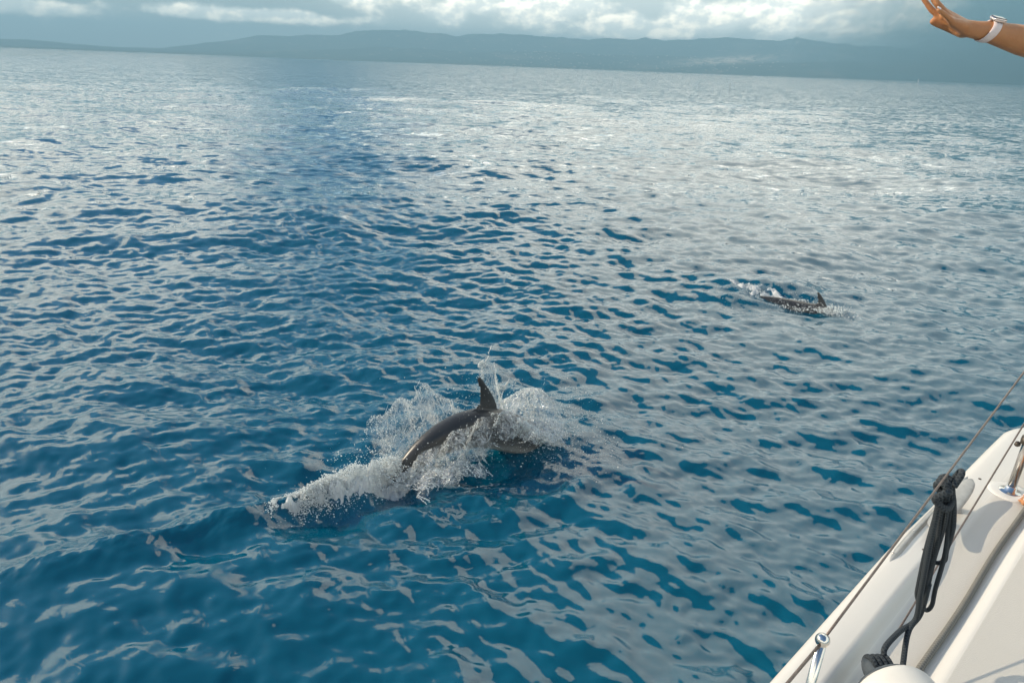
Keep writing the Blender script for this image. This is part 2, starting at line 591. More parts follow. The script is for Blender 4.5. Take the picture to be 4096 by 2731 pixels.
def rbox(name, size, m_, mw, bev=0.004, parent=None, seg=3):
    """bevelled box placed by a matrix"""
    bm = bmesh.new()
    bmesh.ops.create_cube(bm, size=1.0)
    bmesh.ops.scale(bm, vec=size, verts=bm.verts)
    bmesh.ops.bevel(bm, geom=bm.edges[:], offset=bev, segments=seg, profile=0.6, affect='EDGES')
    bmesh.ops.transform(bm, matrix=mw, verts=bm.verts)
    for f in bm.faces:
        f.smooth = True
    me = bpy.data.meshes.new(name)
    bm.to_mesh(me)
    bm.free()
    return link(name, me, m_, parent)


# value noise for shaping
rng = np.random.default_rng(7)
_T = rng.random(4096)


def vnoise(x, y, z):
    xi, yi, zi = np.floor(x).astype(np.int64), np.floor(y).astype(np.int64), np.floor(z).astype(np.int64)
    fx, fy, fz = x - xi, y - yi, z - zi
    fx, fy, fz = [f * f * (3 - 2 * f) for f in (fx, fy, fz)]

    def h(a, b, c):
        return _T[(a * 73856093 ^ b * 19349663 ^ c * 83492791) & 4095]
    r = 0
    for i in (0, 1):
        for j in (0, 1):
            for k_ in (0, 1):
                r = r + h(xi + i, yi + j, zi + k_) * (fx if i else 1 - fx) * (fy if j else 1 - fy) * (fz if k_ else 1 - fz)
    return r


def fbm(x, y, z, o=4):
    r, a, s = 0, 0.5, 0
    for i in range(o):
        r = r + a * vnoise(x * 2 ** i + 7.3 * i, y * 2 ** i + 3.1 * i, z * 2 ** i + 1.7 * i)
        s += a
        a *= 0.55
    return r / s


# ------------------------------------------------------------------ the sea surface
def spectrum_tile(N, L, lo, hi, slope, wind, spread, seed):
    """height tile of waves with wavelengths lo..hi and a given rms slope"""
    rg = np.random.default_rng(seed)
    k1 = np.fft.fftfreq(N, L / N) * 2 * np.pi
    kx, ky = np.meshgrid(k1, k1, indexing='ij')
    k_ = np.hypot(kx, ky)
    k_[0, 0] = 1e-9
    lam = 2 * np.pi / k_
    lc = math.sqrt(lo * hi)
    w = np.exp(-0.5 * (np.log(lam / lc) / (0.36 * math.log(hi / lo))) ** 2) * (lam > lo * 0.7) * (lam < hi * 1.4)
    c = (kx * math.cos(wind) + ky * math.sin(wind)) / k_
    dirw = (1 - spread) * np.abs(c) ** 4 + spread
    A = w * dirw / k_ ** 2
    h = np.fft.ifft2(A * np.exp(2j * np.pi * rg.random((N, N)))).real
    gx, gy = np.gradient(h, L / N)
    s = math.sqrt((gx ** 2 + gy ** 2).mean())
    return (h * slope / s).astype(np.float32)


def sample(tile, L, x, y):
    N = tile.shape[0]
    u, v_ = x / L * N, y / L * N
    i, j = np.floor(u).astype(np.int64), np.floor(v_).astype(np.int64)
    fu, fv = (u - i).astype(np.float32), (v_ - j).astype(np.float32)

    def wts(f):   # cubic B-spline: smooth normals
        return ((1 - f) ** 3 / 6, (3 * f ** 3 - 6 * f ** 2 + 4) / 6, (-3 * f ** 3 + 3 * f ** 2 + 3 * f + 1) / 6, f ** 3 / 6)
    wu, wv = wts(fu), wts(fv)
    r = np.zeros(len(x), np.float32)
    for a in range(4):
        ia = (i + a - 1) % N
        for b in range(4):
            r += wu[a] * wv[b] * tile[ia, (j + b - 1) % N]
    return r


WIND = R(100)
BANDS = []   # (tile, L, rotation, lam, slope)
for lo, hi, slope, L, N, spread, seed in ((0.085, 0.19, 0.068, 7.0, 768, 0.45, 1), (0.19, 0.42, 0.100, 13.0, 768, 0.32, 2), (0.42, 0.90, 0.080, 27.0, 768, 0.22, 3),
                                          (0.90, 2.0, 0.044, 61.0, 640, 0.16, 4), (2.0, 5.0, 0.036, 130.0, 640, 0.15, 5), (5.0, 17.0, 0.030, 390.0, 640, 0.2, 6)):
    BANDS.append((spectrum_tile(N, L, lo, hi, slope, WIND, spread, seed), L, 0.0, lo, slope * 0.78))
    BANDS.append((spectrum_tile(N, L * 0.83, lo, hi, slope, WIND - R(23), spread, seed + 40), L * 0.83, R(23), lo, slope * 0.62))

D1T, D1H = np.array([-1.02, 5.25]), np.array([0.846, 0.534])      # first dolphin: where the tail leaves the water, heading
D1N = np.array([D1H[1], -D1H[0]])
D2T, D2H = np.array([4.09, 10.935]), np.array([0.929, -0.371])
D2N = np.array([-0.371, -0.929])


def seg_dist(x, y, a, b):
    a, b = np.array(a), np.array(b)
    d = b - a
    t = ((x - a[0]) * d[0] + (y - a[1]) * d[1]) / (d @ d)
    tc = np.clip(t, 0, 1)
    qx, qy = x - a[0] - tc * d[0], y - a[1] - tc * d[1]
    side = np.sign((x - a[0]) * -d[1] + (y - a[1]) * d[0])
    return np.hypot(qx, qy), tc, side


def local_waves(x, y):
    z = np.zeros(len(x))
    # wake ridge trailing the first dolphin towards the lower left
    d, t, s = seg_dist(x, y, (-1.3, 5.0), (-3.9, 3.35))
    z += (0.085 + 0.05 * (fbm(x * 14, y * 14, x * 0 + 1.0, 3) - 0.5)) * np.exp(-(d / 0.15) ** 2) * (1 - t) ** 0.6
    z -= 0.055 * np.exp(-((d - 0.30) / 0.16) ** 2) * (1 - t)
    # water thrown up round the first dolphin, trough along its near flank
    sx, wx = (x - D1T[0]) * D1H[0] + (y - D1T[1]) * D1H[1], (x - D1T[0]) * D1N[0] + (y - D1T[1]) * D1N[1]
    z -= 0.10 * np.exp(-((sx - 0.95) / 0.55) ** 2 - ((wx - 0.30) / 0.22) ** 2)
    z += 0.05 * np.exp(-((sx - 0.2) / 0.5) ** 2 - ((wx - 0.62) / 0.16) ** 2)
    z += 0.07 * np.exp(-((sx - 1.75) / 0.25) ** 2 - (wx / 0.4) ** 2)
    rr = np.hypot(sx - 0.9, wx * 1.3)
    z += 0.016 * np.sin(rr * 11) * np.exp(-((rr - 1.3) / 0.7) ** 2)
    z += 0.05 * (fbm(x * 9, y * 9, x * 0 + 3.0, 4) - 0.5) * np.exp(-(rr / 1.15) ** 2)
    # second dolphin: a glassy swell rising behind its back, hollow in front
    d, t, s = seg_dist(x, y, (3.1, 11.62), (5.45, 11.25))
    z += 0.24 * np.exp(-((d * s - 0.12) / 0.60) ** 2) * np.sin(np.pi * np.clip(t * 0.9 + 0.05, 0, 1)) ** 0.7
    d, t, s = seg_dist(x, y, (2.7, 11.1), (4.6, 10.55))
    z += 0.09 * np.exp(-((d * s) / 0.20) ** 2) * np.sin(np.pi * np.clip(t * 0.9 + 0.05, 0, 1))
    s2, w2 = (x - D2T[0]) * D2H[0] + (y - D2T[1]) * D2H[1], (x - D2T[0]) * D2N[0] + (y - D2T[1]) * D2N[1]
    z -= 0.07 * np.exp(-((s2 - 0.6) / 0.6) ** 2 - ((w2 - 0.15) / 0.3) ** 2)
    z += 0.05 * np.exp(-((s2 - 1.25) / 0.16) ** 2 - (w2 / 0.25) ** 2)
    z += 0.06 * (fbm(x * 7, y * 7, x * 0 + 9.0, 4) - 0.5) * np.exp(-((s2 - 0.3) / 1.1) ** 2 - ((w2 + 0.25) / 0.5) ** 2)
    return z


def sea_z(x, y, delta):
    x, y, delta = (np.asarray(q, float).ravel() for q in (x, y, delta))
    z = np.zeros(len(x))
    unres = np.zeros(len(x))
    # the swell lies flat where the animals have broken it
    calm = 1 - 0.92 * np.exp(-((np.hypot(x + 0.35, y - 5.7) / 2.1) ** 4)) - 0.92 * np.exp(-((np.hypot(x - 4.5, y - 10.9) / 1.8) ** 4))
    for tile, L, rot, lam, slope in BANDS:
        w = np.clip((lam / np.maximum(delta, 1e-6) - 1.2) / 1.6, 0, 1)
        w = w * w * (3 - 2 * w)
        m_ = w > 0
        if m_.any():
            c, s = math.cos(rot), math.sin(rot)
            hgt_ = w[m_] * sample(tile, L, x[m_] * c - y[m_] * s + 300, x[m_] * s + y[m_] * c + 300)
            z[m_] += hgt_ * (calm[m_] if lam >= 0.85 else 1.0)
        unres += slope ** 2 * (1 - w ** 2)
    near = np.hypot(x - 1, y - 7) < 9
    z[near] += local_waves(x[near], y[near])
    return z, np.sqrt(unres)


dens_n = 930
azs = np.concatenate([np.linspace(R(-50), R(50), dens_n), np.linspace(R(50), R(310), 90)[1:-1]])
rows = [0.4]
while rows[-1] < 10800:
    r = rows[-1]
    fp = (r * r + EYE * EYE) / EYE / 683.0
    rows.append(r + (max(0.10, fp) if r < 2.6 else 0.72 * fp))
rows = np.array(rows)
NR, NA = len(rows), len(azs)
rr_, aa_ = np.meshgrid(rows, azs, indexing='ij')
sx, sy = (rr_ * np.sin(aa_)).ravel(), (rr_ * np.cos(aa_)).ravel()
dr = np.gradient(rows)
da = np.gradient(azs)
delta = np.maximum(dr[:, None] * 0.8, rows[:, None] * np.abs(da)[None, :]).ravel()
sz, su = sea_z(sx, sy, delta)
V = np.stack([sx, sy, sz], 1)
me = np_mesh('sea', V, grid_faces(NR, NA, True))
attr(me, 'unresolved', su)
sea = link('sea', me, 'sea')
tag(sea, 'deep blue rippled open sea mirroring grey clouds', 'sea', kind='structure')
th = np.linspace(0, 2 * np.pi, 64, endpoint=False)
Vd = [(10900 * math.cos(t), 10900 * math.sin(t), -2.4) for t in th]
dm = bpy.data.meshes.new('deep_water')
dm.from_pydata(Vd, [], [tuple(range(64))])
deep = link('deep_water', dm, 'deep', sea)


def sea_at(x, y):
    return float(sea_z([x], [y], [0.05])[0][0])


# ------------------------------------------------------------------ far coast
def prof(a, pts):
    return np.interp(a, [p[0] for p in pts], [p[1] for p in pts])


HA = np.linspace(-48, 62, 420)
HR = np.linspace(6000, 9900, 64)
ha, hr = np.meshgrid(HA, HR, indexing='ij')
hx, hy = hr * np.sin(np.radians(ha)), hr * np.cos(np.radians(ha))
# ridge heights as angles seen from the sea (degrees)
far = prof(ha, [(-48, 0.25), (-38, 0.36), (-34, 0.42), (-29, 0.26), (-26, 0.3), (-23, 0.9), (-20, 1.25), (-14, 1.75), (-11, 2.35), (-7, 2.5), (-3, 2.35), (0, 2.1), (5, 2.1), (9, 2.2), (14, 2.3), (20, 2.5), (28, 2.3), (40, 1.9), (62, 0.6)])
mid = prof(ha, [(-48, 0), (-24, 0), (-18, 0.5), (-8, 1.2), (-2, 1.15), (4, 1.3), (10, 1.25), (18, 1.0), (30, 0.8), (62, 0.2)])
near = prof(ha, [(-48, 0), (6, 0.0), (9, 0.06), (12, 0.45), (15, 0.75), (19, 1.25), (24, 1.5), (30, 1.4), (40, 0.9), (62, 0.1)])
ns_ = fbm(hx / 700, hy / 700, hx * 0, 5) - 0.5
n2_ = fbm(hx / 240, hy / 240, hx * 0 + 5, 4) - 0.5
sm = lambda e0, e1, x: (lambda t: t * t * (3 - 2 * t))(np.clip((x - e0) / (e1 - e0), 0, 1))
hf = 0.93 * np.radians(far) * 8800 * np.exp(-((hr - 8800) / 900) ** 2)
hm = 0.85 * np.radians(mid) * 7600 * np.exp(-((hr - 7600) / 650) ** 2)
hn = 0.8 * np.radians(near) * 6600 * np.exp(-((hr - 6650) / 380) ** 2)
H = np.maximum(np.maximum(hf, hm), hn)
H = H * (1 + 0.55 * ns_ + 0.22 * n2_) + 6
H = H * sm(6000, 6200, hr) - 5 * (1 - sm(6000, 6120, hr))
land = np.maximum(far, np.maximum(mid, near))
V = np.stack([hx, hy, H], -1).reshape(-1, 3)
me = np_mesh('hills', V, grid_faces(len(HA), len(HR))[:, ::-1])
bare = np.exp(-((ha - 15.5) / 3.2) ** 2) * np.exp(-((np.degrees(np.arctan2(H, hr)) - 0.95 - (ha - 15) * 0.09) / 0.22) ** 2) * 1.3
attr(me, 'bare', np.clip(bare, 0, 1).ravel())
hills = link('hills', me, 'hills')
tag(hills, 'hazy blue mountain coast along the horizon', 'hills', kind='structure')

# villages on the coast: specks a pixel wide, one mass
bm = bmesh.new()
vr = np.random.default_rng(21)
Hi = H
for _ in range(340):
    a = vr.choice([vr.normal(3, 3.5), vr.normal(13, 4), vr.uniform(-10, 20)])
    ia = int(np.clip(np.searchsorted(HA, a), 1, len(HA) - 2))
    ir = vr.integers(4, 34)
    z = Hi[ia, ir]
    if z < 6 or z > 170:
        continue
    s = vr.uniform(4, 9)
    c = Vector((hx[ia, ir] + vr.uniform(-20, 20), hy[ia, ir], z + 1))
    bmesh.ops.create_cube(bm, size=1.0, matrix=Matrix.Translation(c) @ Matrix.Diagonal((s * 1.6, s, s * 1.1, 1)))
me = bpy.data.meshes.new('village')
bm.to_mesh(me)
bm.free()
village = link('village', me, 'house')
tag(village, 'pale specks of far villages on the hillside', 'village', kind='stuff')


# ------------------------------------------------------------------ the yacht
S1 = np.array([0.66, 1.08])
BD, BN = np.array([0.723, 0.690]), np.array([0.690, -0.723])


def bp(s, w, z):
    p = S1 + BD * s + BN * w
    return (p[0], p[1], z)


# outline in (s, w): port side, stern corner, stern, starboard side, bow
out = []
for s in np.linspace(-9.0, -5.0, 30):
    t = (s + 9) / 4.0
    out.append((s, 1.75 - 1.55 * t ** 0.6))
for s in np.linspace(-4.8, 2.72, 94):
    out.append((s, -0.20 + 0.40 * max(0.0, (-2.0 - s) / 3.0) ** 2 + 0.014 * max(0, s - 1.4) ** 2))
cr = 0.36
for t in np.linspace(0, 1, 26)[1:]:
    th_ = t * math.pi / 2
    out.append((2.72 + cr * math.sin(th_), -0.1756 + cr * (1 - math.cos(th_))))
port = list(out)
half = [(s, w) for s, w in port]
star = [(s, 3.5 - w) for s, w in reversed(port)]
outline = np.array(half + star[0:-1])
nO = len(outline)
tn = np.roll(outline, -1, 0) - np.roll(outline, 1, 0)
tn /= np.linalg.norm(tn, axis=1)[:, None]
inw = np.stack([-tn[:, 1], tn[:, 0]], 1)
ctr = np.array([-2.5, 1.75])
flip = np.sign(((ctr - outline) * inw).sum(1))
inw *= np.median(flip)


def bul(s):   # gunwale stands proud of the deck, fading towards the stern corner
    return 0.045 * float(1 - np.clip((s - 1.15) / 0.7, 0, 1) ** 2 * (3 - 2 * np.clip((s - 1.15) / 0.7, 0, 1)))


DECK = 1.86
ins = [0.0, 0.004, 0.012, 0.024, 0.040, 0.07, 0.100, 0.112, 0.120, 0.130, 0.140, 0.152, 0.165, 0.20, 0.26, 0.285, 0.30, 0.315, 0.33, 0.342, 0.348]
rows_, nsk = [], []
for e in ins:
    ring, kk = [], []
    for (s, w), (nx_, ny_) in zip(outline, inw):
        b = bul(s)
        ss, ww = s + nx_ * e, w + ny_ * e
        ww = min(ww, 1.735) if w <= 1.75 else max(ww, 1.765)
        if e <= 0.04:
            z = DECK + b - 0.03 + 0.03 * math.sqrt(max(0.0, 1 - (1 - e / 0.04) ** 2))
        else:
            t = np.clip((e - 0.108) / 0.046, 0, 1)
            z = DECK + b * (1 - t * t * (3 - 2 * t))
        t = np.clip((e - 0.29) / 0.050, 0, 1)
        z += 0.022 * t * t * (3 - 2 * t)                 # coaming
        ring.append(bp(ss, ww, z))
        kk.append(float(np.clip((e - 0.150) / 0.006, 0, 1)) * float(1 - np.clip((e - 0.285) / 0.01, 0, 1)) + (1.0 if e > 0.345 else 0.0))
    rows_.append(ring)
    nsk += kk
V = np.array(rows_).reshape(-1, 3)
F = [tuple(f) for f in grid_faces(len(ins), nO, True)]
F.append(tuple(range((len(ins) - 1) * nO, len(ins) * nO)))
me = bpy.data.meshes.new('deck')
me.from_pydata([tuple(v) for v in V], [], F)
bm = bmesh.new()
bm.from_mesh(me)
bmesh.ops.recalc_face_normals(bm, faces=bm.faces)
for f in bm.faces:
    f.smooth = len(f.verts) < 5
bm.to_mesh(me)
bm.free()
attr(me, 'nonskid', np.clip(nsk, 0, 1))
yacht = empty('sailing_yacht', bp(-2.5, 1.75, 0.0))
tag(yacht, 'white sailing yacht whose side deck and steel rail fill the lower right corner', 'yacht')
YI = Matrix.Translation(Vector(yacht.location)).inverted()


def own(o, parent=None):
    """hang a part built in world coordinates under the yacht (or one of its parts)"""
    o.parent = parent or yacht
    o.matrix_parent_inverse = YI if parent is None else Matrix.Identity(4)
    return o


deck = own(link('deck', me, 'deck'))
# hull sides
hv, lev = [], [(0.0, 1.80), (0.004, 1.76), (0.02, 1.5), (0.06, 1.0), (0.14, 0.45), (0.30, 0.0), (0.62, -0.35)]
for e, z in lev:
    for (s, w), (nx_, ny_) in zip(outline, inw):
        zz = z + (bul(s) + 0.03 if e == 0.0 else 0)
        hv.append(bp(s + nx_ * e, w + ny_ * e, zz))
F = [tuple(f) for f in grid_faces(len(lev), nO, True)]
F.append(tuple(range((len(lev) - 1) * nO, len(lev) * nO)))
me = bpy.data.meshes.new('hull')
me.from_pydata(hv, [], F)
bm = bmesh.new()
bm.from_mesh(me)
bmesh.ops.recalc_face_normals(bm, faces=bm.faces)
for f in bm.faces:
    f.smooth = len(f.verts) < 5
bm.to_mesh(me)
bm.free()
hull = own(link('hull', me, 'gelcoat'))


def deck_z(s, w):
    e = w + 0.20
    t = np.clip((e - 0.108) / 0.046, 0, 1)
    z = DECK + bul(s) * (1 - t * t * (3 - 2 * t))
    t = np.clip((e - 0.29) / 0.055, 0, 1)
    return z + 0.022 * t * t * (3 - 2 * t)


# stanchions with flange and ball cap
def stanchion(s, w, h, r, ball):
    zb = deck_z(s, w)
    x, y, _ = bp(s, w, 0)
    p = own(lathe('stanchion', [(r, 0.0), (r, h * 0.5), (r, h)], 'steel', None, (x, y, zb), sides=24))
    pf = lathe('flange', [(0.045, -0.002), (0.045, 0.004), (0.040, 0.008), (r + 0.006, 0.012), (r + 0.004, 0.03), (r, 0.032)], 'steel', None, (x, y, zb))
    own(pf, p)
    pl = lathe('mounting_pad', [(0.085, -0.002), (0.083, 0.003), (0.070, 0.005), (0.05, 0.0055)], 'gelcoat', None, (x, y, zb), sides=36)
    own(pl, p)
    if ball:
        pr = [(0.0145 * math.sin(t), -0.0145 * math.cos(t)) for t in np.linspace(0.15, math.pi - 0.02, 14)]
        b1 = lathe('ball_cap', pr, 'steel', None, (x, y, zb + h + 0.006))
        own(b1, p)
        q = bp(s + 0.013, w, zb + h)
        b2 = lathe('wire_fitting', [(0.0105 * math.sin(t), -0.0105 * math.cos(t)) for t in np.linspace(0.15, math.pi - 0.02, 12)], 'steel', None, q)
        own(b2, p)
    else:
        own(lathe('wire_clamp', [(r + 0.001, 0), (r + 0.008, 0.004), (r + 0.010, 0.02), (r + 0.008, 0.036), (r + 0.001, 0.04)], 'hole', None, (x, y, zb + 0.235)), p)
        own(lathe('clamp_knob', [(0.004, 0), (0.011, 0.006), (0.013, 0.014), (0.008, 0.022)], 'hole', None, bp(s - 0.005, w - r - 0.002, zb + 0.225), (-BN[0], -BN[1], 0.2)), p)
    return p


stanchion(0.0, 0.0, 0.565, 0.0098, True)
stanchion(2.115, -0.002, 0.93, 0.0165, False)
stanchion(-2.05, 0.0, 0.565, 0.0098, True)


def wire(name, a, b, r=0.0042, sag=0.0):
    p = [np.array(a) + (np.array(b) - np.array(a)) * t - np.array([0, 0, sag * 4 * t * (1 - t)]) for t in np.linspace(0, 1, 9)]
    return own(tube(name, p, r, 'wire', None, 10, 24))


wire('lifeline', bp(0.012, 0, 2.43), bp(2.10, 0, 2.756), 0.0029)
wire('lifeline', bp(-0.012, 0, 2.425), bp(-2.05, 0, 2.42), 0.0034, 0.01)
wire('lifeline', bp(2.10, 0.0, 2.396), bp(0.26, 0.0, 1.862), 0.0029)
wire('lifeline', bp(-0.01, 0.002, 2.30), bp(-2.05, 0.002, 2.14), 0.0030)

# chafe strip on the gunwale
pts, rd = [], []
for t in np.linspace(0, 1, 20):
    s = 1.14 + t * 0.98
    pts.append(bp(s, -0.165 - 0.010 * math.sin(t * 3) + 0.004, DECK + bul(s) - 0.003))
    rd.append(0.0135 * min(1, (t * 9) ** 0.6 + 0.05) * min(1, ((1 - t) * 9) ** 0.6 + 0.05))
Vt, Ft, Ut = tube_data(pts, rd, 14, 60)
strip = own(link('chafe_strip', quads_mesh('chafe_strip', Vt, Ft, Ut), 'alu'))
for s in (1.20, 1.42, 1.66):
    own(lathe('screw', [(0.0045, 0), (0.0045, 0.002), (0.003, 0.003)], 'steel', None, bp(s, -0.170, DECK + bul(s) + 0.0095), sides=12), strip)

# mooring cleat: two long horns on two feet
cz = DECK + 0.012
cl = []
for t in np.linspace(0, 1, 26):
    s = 1.44 + t * 0.50
    q = abs(t - 0.5) * 2
    half_w = 0.026 * (1 - q ** 4) ** 0.5 + 0.007
    zc = cz + 0.042 + 0.020 * q ** 2
    th_c = 0.011 * (1 - 0.45 * q)
    ring = []
    for k_ in range(14):
        a = k_ / 14 * 2 * math.pi
        ring.append(bp(s, -0.122 + half_w * math.copysign(abs(math.cos(a)) ** 0.7, math.cos(a)), zc + th_c * math.copysign(abs(math.sin(a)) ** 0.7, math.sin(a))))
    cl.append(ring)
Vc = np.array(cl).reshape(-1, 3)
Fc = [tuple(f) for f in grid_faces(26, 14, True)] + [tuple(range(13, -1, -1)), tuple(range(25 * 14, 26 * 14))]
me = bpy.data.meshes.new('cleat')
me.from_pydata([tuple(v) for v in Vc], [], Fc)
bm = bmesh.new()
bm.from_mesh(me)
bmesh.ops.recalc_face_normals(bm, faces=bm.faces)
for f in bm.faces:
    f.smooth = True
bm.to_mesh(me)
bm.free()
cleat = own(link('cleat', me, 'alu'))
for s in (1.61, 1.77):
    zz = deck_z(s, -0.122)
    own(lathe('foot', [(0.030, -0.004), (0.028, 0.006), (0.020, 0.018), (0.018, cz + 0.04 - zz)], 'alu', None, bp(s, -0.122, zz), sides=20), cleat)
for s, w in ((2.13, -0.12), (1.33, -0.105)):
    own(lathe('deck_screw', [(0.0065, -0.001), (0.0065, 0.0015), (0.004, 0.0022)], 'hole', None, bp(s, w, deck_z(s, w)), sides=14))

# ------------------------------------------------------------------ ropes and fender
pts = [bp(s, 0.076 + 0.003 * math.sin(s * 7), deck_z(s, 0.076) + 0.0105) for s in np.linspace(-1.2, 2.75, 24)]
gr = tube('deck_rope', pts, 0.0105, 'rope_grey', None, 12, 160)
tag(gr, 'grey braided rope stretched along the white deck', 'rope')

# dark rope: knot over the upper wire, gathered bights hanging, tail made fast to the fender
KN = np.array(bp(0.70, 0.0, 2.505))
RB = np.array(bp(0.80, 0.012, 2.035))
ax = np.array([*BD, 0.155])
ax /= np.linalg.norm(ax)
bnv = np.array([*BN, 0.0])
rp = empty('mooring_rope', tuple(KN))
tag(rp, 'dark navy rope knotted over the upper wire and hanging in long bights', 'rope')
RI = Matrix.Translation(Vector(KN)).inverted()


def ropepart(name, pts_, r, n=60, m_='rope_dark'):
    o = tube(name, pts_, r, m_, None, 10, n)
    o.parent = rp
    o.matrix_parent_inverse = RI
    return o


# hitch: turns round the wire
tt_ = np.linspace(0, 1, 40)
hitch = [KN + ax * (-0.022 + 0.044 * t) + 0.0135 * (math.cos(t * 2 * math.pi * 2.6) * bnv + math.sin(t * 2 * math.pi * 2.6) * np.array([0, 0, 1])) for t in tt_]
ropepart('hitch', hitch, 0.0085, 90)
loop = [KN + ax * -0.02 + bnv * 0.02, KN + ax * -0.045 + bnv * 0.02 + np.array([0, 0, 0.012]), KN + ax * -0.055 + np.array([0, 0, -0.012]), KN + ax * -0.03 + bnv * 0.024 + np.array([0, 0, -0.045]), KN + ax * 0.015 + bnv * 0.026 + np.array([0, 0, -0.05]), KN + ax * 0.035 + bnv * 0.012 + np.array([0, 0, -0.02])]
ropepart('knot', loop, 0.0090, 60)
lob = [KN + ax * 0.03 + bnv * 0.01, KN + ax * 0.05 + bnv * 0.018 + np.array([0, 0, 0.022]), KN + ax * 0.025 + bnv * 0.026 + np.array([0, 0, 0.03]), KN + ax * 0.0 + bnv * 0.022 + np.array([0, 0, 0.006])]
ropepart('knot', lob, 0.0085, 40)
strands = [(-0.030, 0.006, 0.44, -0.020), (-0.012, 0.022, 0.30, -0.002), (0.012, 0.020, 0.40, 0.012), (0.030, 0.006, 0.22, 0.020)]
DZ = np.array([0, 0, -1.0])


def sp_(u, off, side):   # along the hanging bundle
    return KN + (RB - KN) * u + ax * off + bnv * side


pairs = [((-0.026, -0.004), (-0.008, 0.012), 0.90), ((-0.002, 0.016), (0.016, 0.032), 1.0), ((0.004, 0.004), (0.022, 0.036), 0.60)]
for (o1, s1_), (o2, s2_), ln in pairs:
    p = [sp_(0.02, o1 * 0.5, s1_ * 0.4 + 0.006), sp_(0.25 * ln, o1 * 1.1, s1_ + 0.006), sp_(0.55 * ln, o1 * 0.8, s1_), sp_(0.85 * ln, o1 * 0.9 + 0.004, s1_), sp_(0.97 * ln, o1 * 0.6 + 0.004, s1_),
         sp_(1.0 * ln + 0.01, (o1 + o2) / 2 + 0.006, (s1_ + s2_) / 2), sp_(0.96 * ln, o2 * 0.9 + 0.006, s2_), sp_(0.8 * ln, o2 * 1.0, s2_), sp_(0.5 * ln, o2 * 0.7, s2_ + 0.004), sp_(0.22 * ln, o2 * 0.8, s2_ * 0.8), sp_(0.02, o2 * 0.4, s2_ * 0.35 + 0.006)]
    ropepart('bight', p, 0.0063, 110)

# fender lying on the deck, eye end away from the camera
FA = np.array([1.095, 0.80, 1.985])
FB = np.array([1.050, 1.352, 1.985])
fa = (FB - FA) / np.linalg.norm(FB - FA)
fl = float(np.linalg.norm(FB - FA))
fz = deck_z(0.55, 0.08)
fr_ = 0.112
fd = empty('boat_fender', tuple(FA * 0.5 + FB * 0.5 - np.array([0, 0, fr_])))
tag(fd, 'white cylindrical boat fender with black eye lying on the deck', 'fender')
FI = Matrix.Translation(Vector(fd.location)).inverted()


def fpart(o):
    o.parent = fd
    o.matrix_parent_inverse = FI
    return o


base_z = fz + fr_ + 0.004
FA[2] = FB[2] = base_z
prf = [(0.02, -0.06), (0.05, -0.05), (0.085, -0.025), (0.103, 0.005), (fr_, 0.04), (fr_, fl - 0.02), (fr_ - 0.002, fl - 0.005), (fr_ - 0.008, fl + 0.008), (fr_ - 0.022, fl + 0.018), (0.075, fl + 0.023), (0.050, fl + 0.026), (0.040, fl + 0.027)]
fpart(lathe('fender_body', prf, 'fender', None, tuple(FA), tuple(fa), 40))
fpart(lathe('end_cap', [(0.088, fl + 0.0185), (0.084, fl + 0.030), (0.055, fl + 0.036), (0.040, fl + 0.046), (0.030, fl + 0.062), (0.027, fl + 0.095), (0.018, fl + 0.12)], 'fender_end', None, tuple(FA), tuple(fa), 28))
EY = FA + fa * (fl + 0.105) + np.array([0.015, 0, 0])
side = np.cross(fa, [0, 0, 1])
side /= np.linalg.norm(side)
for k_, off in enumerate((-0.022, -0.007, 0.008, 0.023)):
    c = EY + side * off - fa * 0.012
    pts = [c + 0.030 * (math.cos(a) * fa + math.sin(a) * np.array([0, 0, 1])) for a in np.linspace(0, 2 * math.pi, 14)]
    ropepart('fender_lashing', pts, 0.0075, 40)
tail1 = [sp_(0.03, -0.03, 0.004), sp_(0.4, -0.036, 0.006), sp_(0.8, -0.038, 0.010), sp_(1.02, -0.040, 0.012), RB * 0.55 + EY * 0.45 + ax * -0.02 + np.array([0.012, 0.008, 0.012]), EY + np.array([0.028, 0.022, 0.045]), EY + side * 0.018 + np.array([0, 0, 0.026])]
ropepart('rope_tail', tail1, 0.0078, 80)
tail2 = [sp_(0.75, -0.006, 0.018), sp_(1.0, -0.016, 0.016), RB * 0.6 + EY * 0.4 + np.array([0.024, 0.0, 0.0]), RB * 0.25 + EY * 0.75 + np.array([0.052, -0.004, -0.012]), EY + np.array([0.078, -0.012, -0.02]), EY + np.array([0.098, -0.045, -0.045])]
ropepart('rope_tail', tail2, 0.0078, 80)


# ------------------------------------------------------------------ union of tapered limbs into one skin
def round_cone(a, b, ra, rb, sides=20, rings=6):
    a, b = np.array(a, float), np.array(b, float)
    d = b - a
    L = np.linalg.norm(d) + 1e-9
    d = d / L
    u = np.cross(d, [0.3, 0.5, 0.8])
    u /= np.linalg.norm(u)
    w = np.cross(d, u)
    V = []
    ts = [(ra * math.sin(t), -ra * math.cos(t)) for t in np.linspace(0.12, math.pi / 2, rings)] + [(rb * math.cos(t), L + rb * math.sin(t)) for t in np.linspace(0, math.pi / 2 - 0.12, rings)]
    th = np.linspace(0, 2 * np.pi, sides, endpoint=False)
    for r, h in ts:
        V.append(a + d * h + r * (np.cos(th)[:, None] * u + np.sin(th)[:, None] * w))
    V = np.vstack(V)
    F = [tuple(f) for f in grid_faces(len(ts), sides, True)]
    F.append(tuple(range(sides - 1, -1, -1)))
    F.append(tuple(range((len(ts) - 1) * sides, len(ts) * sides)))
    return V, F


